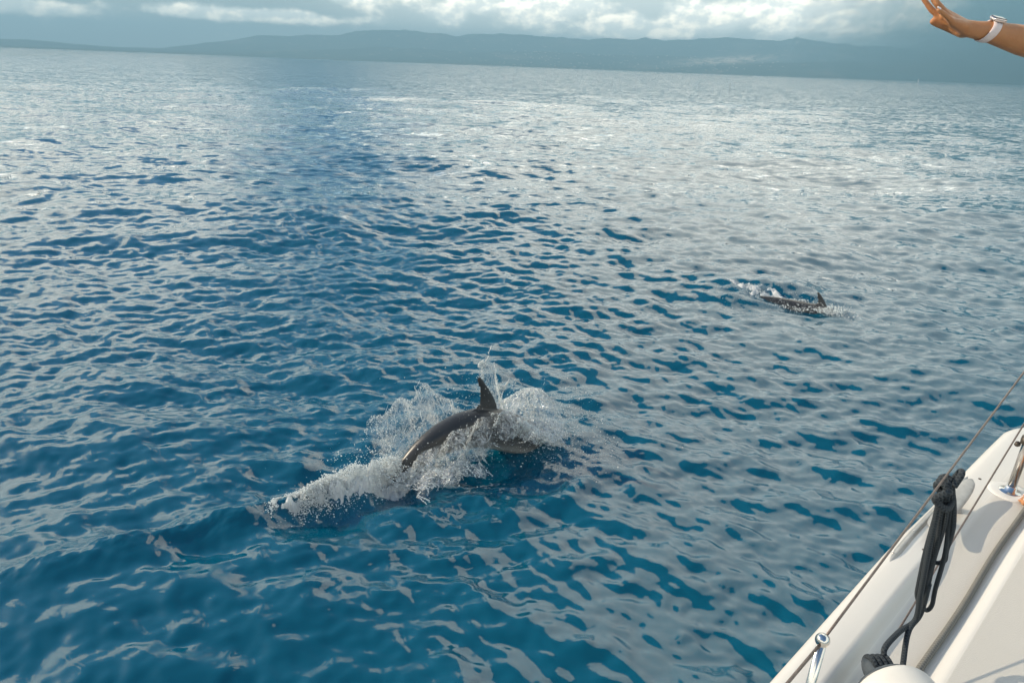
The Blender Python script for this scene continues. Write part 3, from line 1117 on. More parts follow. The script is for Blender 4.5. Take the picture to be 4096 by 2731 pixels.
def ellipsoid(c, ax_, n1=24, n2=16):
    """ax_: three axis vectors scaled by their radii"""
    c, ax_ = np.array(c, float), np.array(ax_, float)
    V = []
    for t in np.linspace(0.05, math.pi - 0.05, n2):
        for p in np.linspace(0, 2 * np.pi, n1, endpoint=False):
            V.append(c + math.sin(t) * math.cos(p) * ax_[0] + math.sin(t) * math.sin(p) * ax_[1] - math.cos(t) * ax_[2])
    F = [tuple(f) for f in grid_faces(n2, n1, True)]
    F.append(tuple(range(n1 - 1, -1, -1)))
    F.append(tuple(range((n2 - 1) * n1, n2 * n1)))
    return np.array(V), F


def union_mesh(name, pieces, voxel, smooth_it=6):
    V, F, k_ = [], [], 0
    for v, f in pieces:
        V.append(v)
        F += [tuple(i + k_ for i in q) for q in f]
        k_ += len(v)
    me = bpy.data.meshes.new(name + '_raw')
    me.from_pydata([tuple(v) for v in np.vstack(V)], [], F)
    bm = bmesh.new()
    bm.from_mesh(me)
    bmesh.ops.recalc_face_normals(bm, faces=bm.faces)
    bm.to_mesh(me)
    bm.free()
    o = bpy.data.objects.new(name + '_raw', me)
    COL.objects.link(o)
    md = o.modifiers.new('r', 'REMESH')
    md.mode = 'VOXEL'
    md.voxel_size = voxel
    ms = o.modifiers.new('s', 'SMOOTH')
    ms.iterations = smooth_it
    ms.factor = 0.5
    dg = bpy.context.evaluated_depsgraph_get()
    res = bpy.data.meshes.new_from_object(o.evaluated_get(dg))
    res.name = name
    bpy.data.objects.remove(o)
    bpy.data.meshes.remove(me)
    res.polygons.foreach_set('use_smooth', np.ones(len(res.polygons), bool))
    return res


# ------------------------------------------------------------------ dolphins
PT = np.array([0, .03, .07, .10, .125, .16, .21, .28, .36, .45, .53, .61, .70, .78, .85, .91, .955, 1.0])
PH = np.array([.020, .030, .036, .046, .080, .108, .137, .168, .192, .200, .194, .176, .145, .112, .084, .064, .050, .022])    # half heights
PW = np.array([.018, .030, .038, .046, .076, .104, .132, .160, .180, .186, .176, .154, .118, .082, .052, .034, .030, .022])    # half widths


def dolphin(name, origin, hd, spine_sz, zoff, fin_s, fin_h, fin_len, fin_sweep, scale=1.0):
    hd3 = np.array([hd[0], hd[1], 0.0])
    lat = np.array([-hd[1], hd[0], 0.0])       # dolphin's left
    p = spline(spine_sz, 160)                  # from snout to tail
    Ls = np.concatenate([[0], np.cumsum(np.linalg.norm(np.diff(p, axis=0), axis=1))])
    T = Ls / Ls[-1]
    pos = np.array([origin[0], origin[1], zoff]) + p[:, :1] * hd3 + p[:, 1:2] * np.array([0, 0, 1])
    tg = np.gradient(pos, axis=0)
    tg /= np.linalg.norm(tg, axis=1)[:, None]  # points towards the tail
    up = np.cross(tg, lat)
    up *= np.sign(up[:, 2:3])
    hh, ww = np.interp(T, PT, PH) * scale, np.interp(T, PT, PW) * scale
    th = np.linspace(0, 2 * np.pi, 32, endpoint=False)
    body = np.vstack([pos[i] + np.cos(th)[:, None] * lat * ww[i] + np.sin(th)[:, None] * up[i] * hh[i] for i in range(len(p))])
    F = [tuple(f) for f in grid_faces(len(p), 32, True)]
    F.append(tuple(range(31, -1, -1)))
    F.append(tuple(range((len(p) - 1) * 32, len(p) * 32)))
    pieces = [(body, F)]

    def at_t(t):
        i = int(np.clip(np.searchsorted(T, t), 1, len(p) - 2))
        return pos[i], tg[i], up[i], hh[i], ww[i]

    def fin(root, chord_dir, span_dir, thick_dir, span, chord, sweep, thick, nn=20, curve=1.7, tip=0.10, pw_=1.15):
        V = []
        m_ = 18
        for k_ in range(nn):
            u = k_ / (nn - 1)
            c = chord * (1 - (1 - tip) * u ** pw_) * (1 if u < 0.84 else math.sqrt(max(0.03, 1 - ((u - 0.84) / 0.165) ** 2)))
            o = np.array(root) + np.array(span_dir) * span * u + np.array(chord_dir) * (sweep * u ** curve)
            for j in range(m_):
                a = 2 * math.pi * j / m_
                x = 0.5 - 0.5 * math.cos(a)
                y = 0.5 * math.sin(a) * (1.0 if x < 0.35 else (1 - (x - 0.35) / 0.65) ** 0.7 * 0.95 + 0.05)
                V.append(o + np.array(chord_dir) * c * (x - 0.0) + np.array(thick_dir) * (thick * (1 - 0.6 * u)) * y)
        F = [tuple(f) for f in grid_faces(nn, m_, True)]
        F.append(tuple(range(m_ - 1, -1, -1)))
        F.append(tuple(range((nn - 1) * m_, nn * m_)))
        return np.array(V), F

    P0, tgo, upo, h_, w_ = at_t(T[int(np.argmin(np.abs(p[:, 0] - fin_s)))])
    root = P0 + upo * (h_ * 0.86) - tgo * fin_len * 0.05
    pieces.append(fin(root, tgo, upo, lat, fin_h, fin_len, fin_sweep, 0.042, curve=1.45, tip=0.26, pw_=0.85))
    for sgn in (1, -1):   # pectoral flippers
        P0, tgo, upo, h_, w_ = at_t(0.25)
        sd_ = lat * sgn * 0.72 - upo * 0.62 + tgo * 0.30
        sd_ /= np.linalg.norm(sd_)
        pieces.append(fin(P0 + lat * sgn * w_ * 0.75 - upo * h_ * 0.55, tgo, sd_, np.cross(tgo, sd_), 0.30 * scale, 0.14 * scale, 0.12, 0.035))
        P0, tgo, upo, h_, w_ = at_t(0.965)  # flukes
        sd_ = lat * sgn + tgo * 0.25
        sd_ /= np.linalg.norm(sd_)
        pieces.append(fin(P0 - tgo * 0.03 + lat * sgn * 0.0, tgo, sd_, upo, 0.26 * scale, 0.15 * scale, 0.11, 0.035))
    me = union_mesh(name, pieces, 0.0095, 5)
    co = np.empty(len(me.vertices) * 3, np.float32)
    me.vertices.foreach_get('co', co)
    co = co.reshape(-1, 3)
    tone = np.zeros(len(co))
    for c0 in range(0, len(co), 4000):
        q = co[c0:c0 + 4000]
        d = ((q[:, None, :] - pos[None, ::2, :]) ** 2).sum(-1)
        i = d.argmin(1) * 2
        rel = q - pos[i]
        v_ = (rel * up[i]).sum(1) / hh[i]
        wl = np.abs((rel * lat).sum(1)) / ww[i]
        t_ = T[i]
        ln = 0.46 - 0.62 * v_ + 0.10 * np.sin(t_ * 9)
        flank = np.exp(-((v_ - 0.05) / 0.35) ** 2) * np.clip((t_ - 0.45) * 3, 0, 1) * 0.16
        x = np.clip(ln + flank, 0.1, 1.0)
        x = np.where(v_ > 1.08, 0.20 + 0.10 * (v_ < 1.5), x)      # dorsal fin
        x = np.where((v_ < 0.3) & (wl > 1.25), 0.30, x)           # flippers and flukes
        tone[c0:c0 + 4000] = x
    attr(me, 'tone', tone)
    loc = Vector((float(pos[80][0]), float(pos[80][1]), float(pos[80][2])))
    me.transform(Matrix.Translation(-loc))
    o = link(name, me, 'dolphin')
    o.location = loc
    P0, tgo, upo, h_, w_ = at_t(0.135)
    for sgn in (1, -1):
        e = lathe('eye', [(0.012 * math.sin(t), -0.012 * math.cos(t)) for t in np.linspace(0.1, 3.04, 8)], 'eye', None, tuple(P0 + lat * sgn * w_ * 0.97 - upo * h_ * 0.12 - np.array(loc)), sides=12)
        e.parent = o
    return o


z1 = 0.0
sp1 = [(2.08, -0.40), (1.92, -0.25), (1.74, -0.11), (1.55, -0.03), (1.36, 0.085), (1.17, 0.195), (0.98, 0.283), (0.80, 0.325), (0.62, 0.325), (0.45, 0.29), (0.29, 0.22), (0.14, 0.11), (0.0, -0.02), (-0.12, -0.13), (-0.24, -0.20)]
d1 = dolphin('dolphin', D1T, D1H, sp1, z1 - 0.015, 1.0, 0.32, 0.285, 0.33)
tag(d1, 'grey dolphin leaping in a burst of white spray, back arched, nearer the camera', 'dolphin', 'dolphins')
z2 = 0.0
sp2 = [(1.92, -0.50), (1.72, -0.38), (1.50, -0.27), (1.28, -0.20), (1.06, -0.160), (0.84, -0.140), (0.62, -0.120), (0.40, -0.085), (0.18, -0.055), (0.0, -0.045), (-0.18, -0.06), (-0.34, -0.12), (-0.46, -0.17)]
d2 = dolphin('dolphin', D2T, D2H, sp2, z2 + 0.022, 1.05, 0.235, 0.21, 0.20)
tag(d2, 'grey-brown dolphin rolling at the surface with only back and fin showing, farther away', 'dolphin', 'dolphins')

# ------------------------------------------------------------------ splashes
_ph = (1 + 5 ** 0.5) / 2
ICO = np.array([(-1, _ph, 0), (1, _ph, 0), (-1, -_ph, 0), (1, -_ph, 0), (0, -1, _ph), (0, 1, _ph), (0, -1, -_ph), (0, 1, -_ph), (_ph, 0, -1), (_ph, 0, 1), (-_ph, 0, -1), (-_ph, 0, 1)]) / math.hypot(1, _ph)
ICF = np.array([(0, 11, 5), (0, 5, 1), (0, 1, 7), (0, 7, 10), (0, 10, 11), (1, 5, 9), (5, 11, 4), (11, 10, 2), (10, 7, 6), (7, 1, 8), (3, 9, 4), (3, 4, 2), (3, 2, 6), (3, 6, 8), (3, 8, 9), (4, 9, 5), (2, 4, 11), (6, 2, 10), (8, 6, 7), (9, 8, 1)])
rs = np.random.default_rng(11)


OCT = np.array([(1, 0, 0), (-1, 0, 0), (0, 1, 0), (0, -1, 0), (0, 0, 1), (0, 0, -1)], float) * 1.12
OCF = np.array([(0, 2, 4), (2, 1, 4), (1, 3, 4), (3, 0, 4), (2, 0, 5), (1, 2, 5), (3, 1, 5), (0, 3, 5)])


def drops_mesh(name, C_, r):
    """drops: twelve-cornered when big enough to see their shape, six-cornered when not"""
    Vs, Fs, k_ = [], [], 0
    for B_, T_, m_ in ((ICO, ICF, r >= 0.0052), (OCT, OCF, r < 0.0052)):
        c, q = C_[m_], r[m_]
        n = len(c)
        st = np.clip(rs.normal(0, 0.25, (n, 1, 3)) + 1.0, 0.5, 1.8)
        Vs.append((c[:, None, :] + B_[None] * q[:, None, None] * st).reshape(-1, 3))
        Fs.append((T_[None] + len(B_) * np.arange(n)[:, None, None]).reshape(-1, 3) + k_)
        k_ += n * len(B_)
    return np_mesh(name, np.vstack(Vs), np.vstack(Fs))


def loc1(s, w, z):
    return np.stack([D1T[0] + D1H[0] * s + D1N[0] * w, D1T[1] + D1H[1] * s + D1N[1] * w, z + 0 * s], -1)


def loc2(s, w, z):
    return np.stack([D2T[0] + D2H[0] * s + D2N[0] * w, D2T[1] + D2H[1] * s + D2N[1] * w, z + 0 * s], -1)


def clumpy(P_, freq, thr, soft=0.08):
    """keep points lying on webs and clots of a noise field"""
    a = fbm(P_[:, 0] * freq, P_[:, 1] * freq, P_[:, 2] * freq, 4)
    return rs.random(len(P_)) < np.clip((a - thr) / soft, 0, 1)


def webby(P_, freq, width):
    a = fbm(P_[:, 0] * freq + 5, P_[:, 1] * freq, P_[:, 2] * freq + 9, 3)
    return rs.random(len(P_)) < np.exp(-((a - 0.5) / width) ** 2)


C_, Rd = [], []


def add(P_, lo, hi, pw=2.5):
    C_.append(P_)
    Rd.append(lo + (hi - lo) * rs.random(len(P_)) ** pw)


# froth churned up round the tail
FROTH = spline([(0.16, 0.02, 0.10, 0.17), (-0.06, 0.00, 0.20, 0.23), (-0.36, 0.02, 0.15, 0.23), (-0.62, 0.05, 0.105, 0.19), (-0.86, 0.08, 0.06, 0.14), (-1.08, 0.11, 0.02, 0.10)], 60)   # s, w, height, half width
n = 30000
u = rs.random(n) ** 1.15
i = (u * 59).astype(int)
q = FROTH[i]
wd = rs.normal(0, 0.42, n)
hgt = q[:, 2] * np.exp(-(wd / 0.75) ** 2)
P_ = loc1(q[:, 0] + rs.normal(0, 0.03, n), q[:, 1] + wd * q[:, 3], hgt * (0.30 + 0.95 * rs.random(n)) + z1)
P_[:, 2] += np.maximum(0, sea_z(P_[:, 0], P_[:, 1], np.full(n, 0.03))[0])
kp = clumpy(P_, 11, 0.40, 0.16)
add(P_[kp], 0.0020, 0.0072, 2.6)
# spray above the froth
n = 2600
i = (rs.random(n) * 59).astype(int)
q = FROTH[i]
P_ = loc1(q[:, 0] + rs.normal(0, 0.06, n), q[:, 1] + rs.normal(0, 0.7, n) * q[:, 3], q[:, 2] * (0.6 + rs.exponential(0.55, n)) + z1)
add(P_[clumpy(P_, 9, 0.45, 0.1)], 0.002, 0.007)


# sheets of water: surfaces given by (u along, v up) -> s, w, z
def sheet_points(fn, n):
    u, v_ = rs.random(n), rs.random(n)
    return u, v_, fn(u, v_)


def crown(u, v_):      # behind the body, tail to fin, two lobes, curling outwards
    s = -0.12 + 0.98 * u
    top = 0.30 + 0.26 * np.sin(np.pi * np.clip(u * 1.1, 0, 1)) ** 0.8 + 0.12 * np.exp(-((u - 0.72) / 0.16) ** 2) + 0.05 * np.sin(u * 23)
    z = 0.02 + v_ * top
    w = -0.12 - 0.26 * v_ ** 1.4 + 0.03 * np.sin(u * 14 + v_ * 3)
    return loc1(s, w, z + z1)


def plume(u, v_):      # ahead of the fin, upright sheet
    s = 0.92 + 0.30 * u + 0.10 * v_
    z = 0.30 + v_ * (0.44 + 0.12 * np.sin(u * 5 + 0.5) - 0.10 * u)
    w = -0.12 - 0.14 * v_ + 0.05 * np.sin(u * 9 + v_ * 4)
    return loc1(s, w, z + z1)


def head_burst(u, v_):  # round the head as it goes in
    a = -2.2 + 4.4 * u
    s = 1.32 + (0.14 + 0.30 * v_) * np.cos(a)
    w = -0.02 + (0.18 + 0.30 * v_) * np.sin(a)
    z = 0.12 + 0.34 * np.sin(np.pi * (0.12 + 0.62 * v_)) * (0.65 + 0.35 * np.cos(a * 2.3 + 1))
    return loc1(s, w, z + z1)


def flank(u, v_):      # water streaming down the near flank
    s = 0.0 + 0.95 * u
    ztop = np.interp(u, [0, 0.25, 0.55, 0.8, 1.0], [0.12, 0.31, 0.44, 0.50, 0.48])
    zbot = np.interp(u, [0, 0.25, 0.55, 0.8, 1.0], [0.00, 0.05, 0.14, 0.14, 0.22])
    w = 0.14 + 0.10 * v_ + 0.03 * np.sin(u * 20 + v_ * 5) + 0.05 * np.sin(np.pi * u)
    return loc1(s, w, ztop + (zbot - ztop) * v_ + z1)


def shoulder(u, v_):   # water breaking over the shoulder ahead of the fin
    s = 0.92 + 0.78 * u
    ztop = np.interp(u, [0, 0.3, 0.6, 1.0], [0.50, 0.46, 0.34, 0.14])
    zbot = np.interp(u, [0, 0.3, 0.6, 1.0], [0.30, 0.24, 0.12, 0.00])
    w = 0.10 + 0.16 * v_ + 0.03 * np.sin(u * 16 + v_ * 6)
    return loc1(s, w, ztop + (zbot - ztop) * v_ + z1)


def rim(u, v_):        # lip thrown out towards the camera
    s = 0.02 + 0.75 * u
    w = 0.26 + 0.20 * v_ + 0.04 * np.sin(u * 17)
    z = 0.05 + 0.16 * np.sin(np.pi * (0.25 + 0.6 * v_)) * np.sin(np.pi * np.clip(u, 0.05, 1)) ** 0.6
    return loc1(s, w, z + z1)


for fn, n, fq, wdt, lo, hi in ((crown, 26000, 9, 0.028, 0.0016, 0.0060), (plume, 14000, 11, 0.04, 0.0016, 0.0060), (head_burst, 30000, 10, 0.055, 0.0016, 0.0068), (flank, 17000, 11, 0.030, 0.0016, 0.0056), (shoulder, 15000, 10, 0.05, 0.0016, 0.0062), (rim, 9000, 10, 0.030, 0.0016, 0.0060)):
    u, v_, P_ = sheet_points(fn, n)
    P_ = P_ + rs.normal(0, 0.006, P_.shape)
    kp = webby(P_, fq, wdt) & (rs.random(n) < 0.55)
    if fn in (crown, plume):
        kp |= (v_ > 0.93) & (rs.random(n) < 0.5)
    add(P_[kp], lo, hi, 3.0)
# flung drops all round
n = 3400
a = rs.random(n)
s = rs.normal(0.9, 0.55, n)
P_ = loc1(s, rs.normal(-0.05, 0.30, n), np.abs(rs.normal(0.0, 0.30, n)) * np.exp(-((s - 0.8) / 0.9) ** 2) + z1 + 0.03)
add(P_, 0.0012, 0.0055, 3.0)
n = 2600
P_ = loc1(rs.normal(1.55, 0.22, n), rs.normal(0.0, 0.30, n), 0.04 + np.abs(rs.normal(0.08, 0.16, n)) + z1)
add(P_, 0.0012, 0.006, 3.0)
# filaments: strings of drops torn from the sheets
for _ in range(46):
    fn = (crown, plume, flank, rim, head_burst)[rs.integers(5)]
    u0_, v0_ = rs.random(), 0.45 + 0.5 * rs.random()
    k_ = rs.integers(14, 34)
    uu = np.clip(u0_ + np.cumsum(rs.normal(0.0025, 0.004, k_)), 0, 1)
    vv = v0_ + np.cumsum(np.abs(rs.normal(0.014, 0.008, k_)))
    P_ = fn(uu, np.clip(vv, 0, 1.35))
    add(P_, 0.003, 0.0065, 1.5)
drops = np.vstack(C_)
me = drops_mesh('splash', drops, np.concatenate(Rd))
splash = link('splash', me, 'foam')
tag(splash, 'white burst of spray and droplets thrown up round the leaping dolphin', 'splash', kind='stuff')

# churned mound of white water at the tail (part of the splash)
nu_, nv_ = 230, 120
U_, V_ = np.meshgrid(np.linspace(0, 1, nu_), np.linspace(-1, 1, nv_), indexing='ij')
q = spline(FROTH, nu_)
ss = q[:, 0][:, None] + 0 * V_
ww_ = q[:, 1][:, None] + V_ * q[:, 3][:, None] * 1.15
base = q[:, 2][:, None] * np.exp(-(V_ / 0.6) ** 2) * np.clip(U_ * 8, 0.3, 1)
rough = fbm(ss * 17, ww_ * 17, ss * 0 + 2, 6)
lump = fbm(ss * 5 + 4, ww_ * 7, ss * 0 + 11, 3)
base = base * np.clip(0.25 + 1.9 * (lump - 0.1), 0.2, 1.5)
spk = fbm(ss * 60, ww_ * 60, ss * 0 + 8, 3)
zz = base * (0.40 + 0.95 * rough) + 0.22 * (rough - 0.54) * np.exp(-(V_ / 0.8) ** 2) + 0.065 * (spk - 0.5) - 0.16 * np.clip(0.52 - lump, 0, 1) * (0.4 + U_) - 0.06 * (np.abs(V_) ** 2.5) - 0.03 * np.clip(1 - (1 - U_) * 8, 0, 1) + z1 - 0.01
P_ = loc1(ss.ravel(), ww_.ravel(), zz.ravel())
P_[:, 2] += sea_z(P_[:, 0], P_[:, 1], np.full(len(P_), 0.03))[0]
fm = link('froth', np_mesh('froth', P_, grid_faces(nu_, nv_)), 'foam', splash)

for fn, nm in ((crown, 'water_sheet'), (plume, 'water_sheet'), (head_burst, 'water_sheet'), (flank, 'water_sheet'), (shoulder, 'water_sheet'), (rim, 'water_sheet')):
    a_, b_ = 90, 36
    uu, vv = np.meshgrid(np.linspace(0, 1, a_), np.linspace(0, 1, b_), indexing='ij')
    P_ = fn(uu.ravel(), vv.ravel())
    nn = np.stack([fbm(P_[:, 0] * 14 + k_ * 9, P_[:, 1] * 14, P_[:, 2] * 14, 3) - 0.5 for k_ in range(3)], 1)
    P_ = P_ + nn * 0.05
    link(nm, np_mesh(nm, P_, grid_faces(a_, b_), uv=np.stack([uu.ravel(), vv.ravel()], 1)), 'veil', splash)

# torn strands of water between the sheets
parts_ = []
for _ in range(120):
    fn = (crown, plume, flank, rim, head_burst, shoulder, crown)[rs.integers(7)]
    u0_, v0_ = rs.random(), rs.random() * 0.9
    du, dv = rs.normal(0, 0.06), rs.uniform(0.05, 0.35)
    tt = np.linspace(0, 1, 6)
    pp = fn(np.clip(u0_ + du * tt + rs.normal(0, 0.012, 6), 0, 1), np.clip(v0_ + dv * tt, 0, 1.25)) + rs.normal(0, 0.008, (6, 3))
    r0 = rs.uniform(0.0014, 0.0036)
    parts_.append(tube_data(pp, r0 * (0.5 + rs.random(7)) * np.array([0.3, 1, 1, 0.8, 1, 0.9, 0.5]), 5, 16))
Vw, Fw, Uw = join_data(parts_)
link('water_strands', quads_mesh('water_strands', Vw, Fw, Uw), 'foam', splash)

# second dolphin's smaller churn
C_, Rd = [], []
n = 9000
s = rs.uniform(-0.55, 0.75, n)
w = -0.10 - 0.20 * np.clip(0.5 - s, 0, 1) + rs.normal(0, 0.11, n)
P_ = loc2(s, w, 0 * s)
hz_ = 0.05 + 0.11 * np.exp(-((s + 0.15) / 0.35) ** 2)
P_[:, 2] = z2 + hz_ * rs.random(n) + 0.02
add(P_[webby(P_, 9, 0.045)], 0.0025, 0.010, 2.5)
n = 3000
s = rs.uniform(-0.35, 0.75, n)
w = 0.20 - 0.10 * np.abs(s - 0.35) + rs.normal(0, 0.05, n)
P_ = loc2(s, w, 0 * s)
P_[:, 2] = z2 - 0.03 + 0.07 * rs.random(n)
add(P_[webby(P_, 10, 0.035)], 0.0025, 0.009, 2.5)
n = 1500
P_ = loc2(rs.normal(1.10, 0.16, n), rs.normal(0.12, 0.10, n), 0 * np.zeros(n))
P_[:, 2] = z2 + 0.02 + np.abs(rs.normal(0, 0.04, n))
add(P_[clumpy(P_, 10, 0.42, 0.1)], 0.003, 0.010, 2.5)
n = 700
P_ = loc2(rs.uniform(-0.6, 1.2, n), rs.normal(-0.1, 0.3, n), np.zeros(n))
P_[:, 2] = z2 + np.abs(rs.normal(0.02, 0.09, n))
add(P_, 0.002, 0.006)
me = drops_mesh('splash', np.vstack(C_), np.concatenate(Rd))
sp2_ = link('splash', me, 'foam')
tag(sp2_, 'small churn of white water over the back of the farther dolphin', 'splash', kind='stuff')

nu_, nv_ = 110, 60
U_, V_ = np.meshgrid(np.linspace(0, 1, nu_), np.linspace(-1, 1, nv_), indexing='ij')
ss = -0.70 + 1.35 * U_
ww_ = -0.30 + 0.28 * U_ + V_ * (0.10 + 0.16 * np.sin(np.pi * U_))
rough = fbm(ss * 11 + 3, ww_ * 11, ss * 0 + 6, 5)
P_ = loc2(ss.ravel(), ww_.ravel(), np.zeros(ss.size))
P_[:, 2] = sea_z(P_[:, 0], P_[:, 1], np.full(ss.size, 0.03))[0] + (0.20 * (rough - 0.57) + 0.05 * (fbm(ss * 45, ww_ * 45, ss * 0, 3) - 0.5) + 0.018 * np.sin(np.pi * U_) - 0.10 * np.abs(V_) ** 3 - 0.10 * np.abs(2 * U_ - 1) ** 6).ravel()
link('froth', np_mesh('froth', P_, grid_faces(nu_, nv_)), 'foam', sp2_)

# ------------------------------------------------------------------ person at the stern rail
HP = {'elbow': (1.7200, 2.4372, 3.6085), 'fore': (1.6195, 2.4365, 3.6336), 'watch': (1.4948, 2.4350, 3.6565), 'wrist': (1.4515, 2.4363, 3.6598), 'palmb': (1.4245, 2.4383, 3.6645),
      'pk0': (1.3556, 2.4001, 3.6769), 'pk1': (1.3215, 2.3830, 3.6925), 'pk2': (1.3045, 2.3830, 3.7025), 'pk3': (1.2930, 2.3850, 3.7080),
      'r0': (1.3533, 2.4282, 3.6931), 'r1': (1.3110, 2.4325, 3.7305), 'r2': (1.2980, 2.4414, 3.7526), 'r3': (1.2893, 2.4473, 3.7674),
      'm0': (1.3602, 2.4598, 3.7046), 'm1': (1.3196, 2.4694, 3.7419), 'm2': (1.3031, 2.4804, 3.7690), 'm3': (1.2932, 2.4868, 3.7849),
      'i0': (1.3707, 2.4892, 3.6974), 'i1': (1.3375, 2.5021, 3.7160), 'i2': (1.3188, 2.5105, 3.7367), 'i3': (1.3045, 2.5173, 3.7537),
      't0': (1.4339, 2.4675, 3.6568), 't1': (1.3937, 2.4943, 3.6700), 't2': (1.3640, 2.4975, 3.6777), 't3': (1.3469, 2.5000, 3.6839)}
fw = np.array([-0.93, 0.36, 0.0])          # the way the person faces
fw /= np.linalg.norm(fw)
lf = np.array([-fw[1], fw[0], 0.0])         # the person's left
if lf[1] > 0:
    lf = -lf
UZ = np.array([0, 0, 1.0])
fz0 = DECK + 0.001
pelv = np.array([2.40, 2.36, DECK + 0.93])
chest = np.array([2.17, 2.48, DECK + 1.27])
neck0 = np.array([2.02, 2.55, DECK + 1.49])
head = neck0 + fw * 0.05 + UZ * 0.17
shL = np.array([1.935, 2.385, DECK + 1.475])
shR = neck0 - lf * 0.19 - UZ * 0.05
pc = []


def rc(a, b, ra, rb):
    pc.append(round_cone(a, b, ra, rb))


# left arm and hand
rc(shL, HP['elbow'], 0.052, 0.040)
rc(HP['elbow'], HP['fore'], 0.042, 0.0455)
rc(HP['fore'], HP['watch'], 0.0455, 0.0305)
rc(HP['watch'], HP['wrist'], 0.0305, 0.0265)
rc(HP['wrist'], HP['palmb'], 0.0265, 0.0245)
for k_, r0_, r1_ in (('pk', 0.0115, 0.0080), ('r', 0.0125, 0.0088), ('m', 0.013, 0.0090), ('i', 0.013, 0.0088)):
    rc(HP['palmb'], HP[k_ + '0'], 0.0215, r0_ + 0.0015)
    rc(HP[k_ + '0'], HP[k_ + '1'], r0_ - 0.001, r0_ - 0.003)
    rc(HP[k_ + '1'], HP[k_ + '2'], r0_ - 0.003, r1_ - 0.0002)
    rc(HP[k_ + '2'], HP[k_ + '3'], r1_ - 0.0002, r1_ - 0.0010)
for a, b in (('pk0', 'r0'), ('r0', 'm0'), ('m0', 'i0')):
    rc(HP[a], HP[b], 0.0115, 0.012)
rc(HP['wrist'], HP['t0'], 0.022, 0.021)
rc(HP['palmb'], HP['t0'], 0.022, 0.022)
rc(HP['t0'], HP['t1'], 0.0215, 0.0145)
rc(HP['t1'], HP['t2'], 0.0140, 0.0120)
rc(HP['t2'], HP['t3'], 0.0125, 0.0105)
rc(HP['t0'], HP['i0'], 0.018, 0.013)
# torso
rc(pelv + lf * 0.08, pelv - lf * 0.08, 0.125, 0.125)
rc(pelv, chest, 0.125, 0.120)
rc(chest + lf * 0.07, chest - lf * 0.07, 0.115, 0.115)
rc(chest, neck0 - UZ * 0.06, 0.12, 0.075)
rc(shL, neck0 - UZ * 0.04, 0.055, 0.06)
rc(shR, neck0 - UZ * 0.04, 0.055, 0.06)
rc(chest + lf * 0.06, shL, 0.10, 0.055)
rc(chest - lf * 0.06, shR, 0.10, 0.055)
rc(neck0 - UZ * 0.04, head - UZ * 0.05, 0.052, 0.048)
# head: skull, jaw, nose, ears, lips
pc.append(ellipsoid(head + UZ * 0.03 - fw * 0.01, [fw * 0.096, lf * 0.076, UZ * 0.098]))
pc.append(ellipsoid(head - UZ * 0.035 + fw * 0.025, [fw * 0.062, lf * 0.056, UZ * 0.075]))
rc(head + fw * 0.088 + UZ * 0.015, head + fw * 0.104 - UZ * 0.022, 0.009, 0.014)
rc(head + fw * 0.080 - UZ * 0.055 + lf * 0.016, head + fw * 0.080 - UZ * 0.055 - lf * 0.016, 0.011, 0.011)
for sg in (1, -1):
    pc.append(ellipsoid(head + lf * sg * 0.076 - fw * 0.005, [fw * 0.018, lf * 0.008, UZ * 0.030], 14, 10))
# right arm resting on the rail
elR = shR - UZ * 0.27 - fw * 0.06 - lf * 0.07
wrR = np.array([*(S1 + BD * 2.27), 2.84])
rc(shR, elR, 0.052, 0.040)
rc(elR, wrR, 0.040, 0.027)
rc(wrR, wrR + fw * 0.06 - UZ * 0.012, 0.026, 0.022)
for k_ in range(4):
    b0 = wrR + fw * 0.07 + lf * (0.027 - 0.018 * k_) - UZ * 0.012
    b1 = b0 + fw * (0.036 + 0.004 * (1 - abs(k_ - 1.5))) - UZ * 0.006
    rc(b0, b1, 0.0095, 0.0085)
    rc(b1, b1 + fw * 0.015 - UZ * 0.028, 0.0085, 0.0075)
rc(wrR + fw * 0.02 + lf * 0.025, wrR + fw * 0.06 + lf * 0.048 - UZ * 0.01, 0.014, 0.010)
# legs and feet
toeR = np.array([2.170, 2.466, fz0])
fdR = np.array([0.93, -0.30, 0.0])
fdR /= np.linalg.norm(fdR)                  # from toes to heel
sdR = np.array([fdR[1], -fdR[0], 0.0])
if sdR[1] > 0:
    sdR = -sdR                              # towards the camera: the big toe side of a right foot


def foot(toe, back, sidev, hip):
    heel = toe + back * 0.245 + UZ * 0.032
    ank = toe + back * 0.215 + UZ * 0.085
    kne = (ank + hip) / 2 - back * 0.05
    rc(hip, kne, 0.088, 0.056)
    rc(kne, ank + UZ * 0.06, 0.055, 0.037)
    rc(ank + UZ * 0.06, ank, 0.037, 0.036)
    rc(ank, heel, 0.036, 0.030)
    rc(heel, toe + back * 0.075 + sidev * 0.02 + UZ * 0.026, 0.030, 0.024)
    rc(heel, toe + back * 0.09 - sidev * 0.024 + UZ * 0.020, 0.028, 0.019)
    rc(ank, toe + back * 0.08 + UZ * 0.030, 0.034, 0.022)
    rc(toe + back * 0.075 + sidev * 0.022 + UZ * 0.026, toe + back * 0.09 - sidev * 0.026 + UZ * 0.02, 0.022, 0.018)
    rc(toe + back * 0.075 + sidev * 0.026 + UZ * 0.022, toe + back * 0.014 + sidev * 0.026 + UZ * 0.016, 0.0160, 0.0130)
    for k_ in range(4):
        o = 0.004 - 0.0155 * k_
        bk = 0.006 + 0.010 * k_
        rc(toe + back * 0.075 + sidev * o + UZ * 0.022, toe + back * (bk + 0.022) + sidev * o + UZ * 0.021, 0.0105, 0.0085)
        rc(toe + back * (bk + 0.022) + sidev * o + UZ * 0.021, toe + back * bk + sidev * o + UZ * 0.0115, 0.0085, 0.0080)


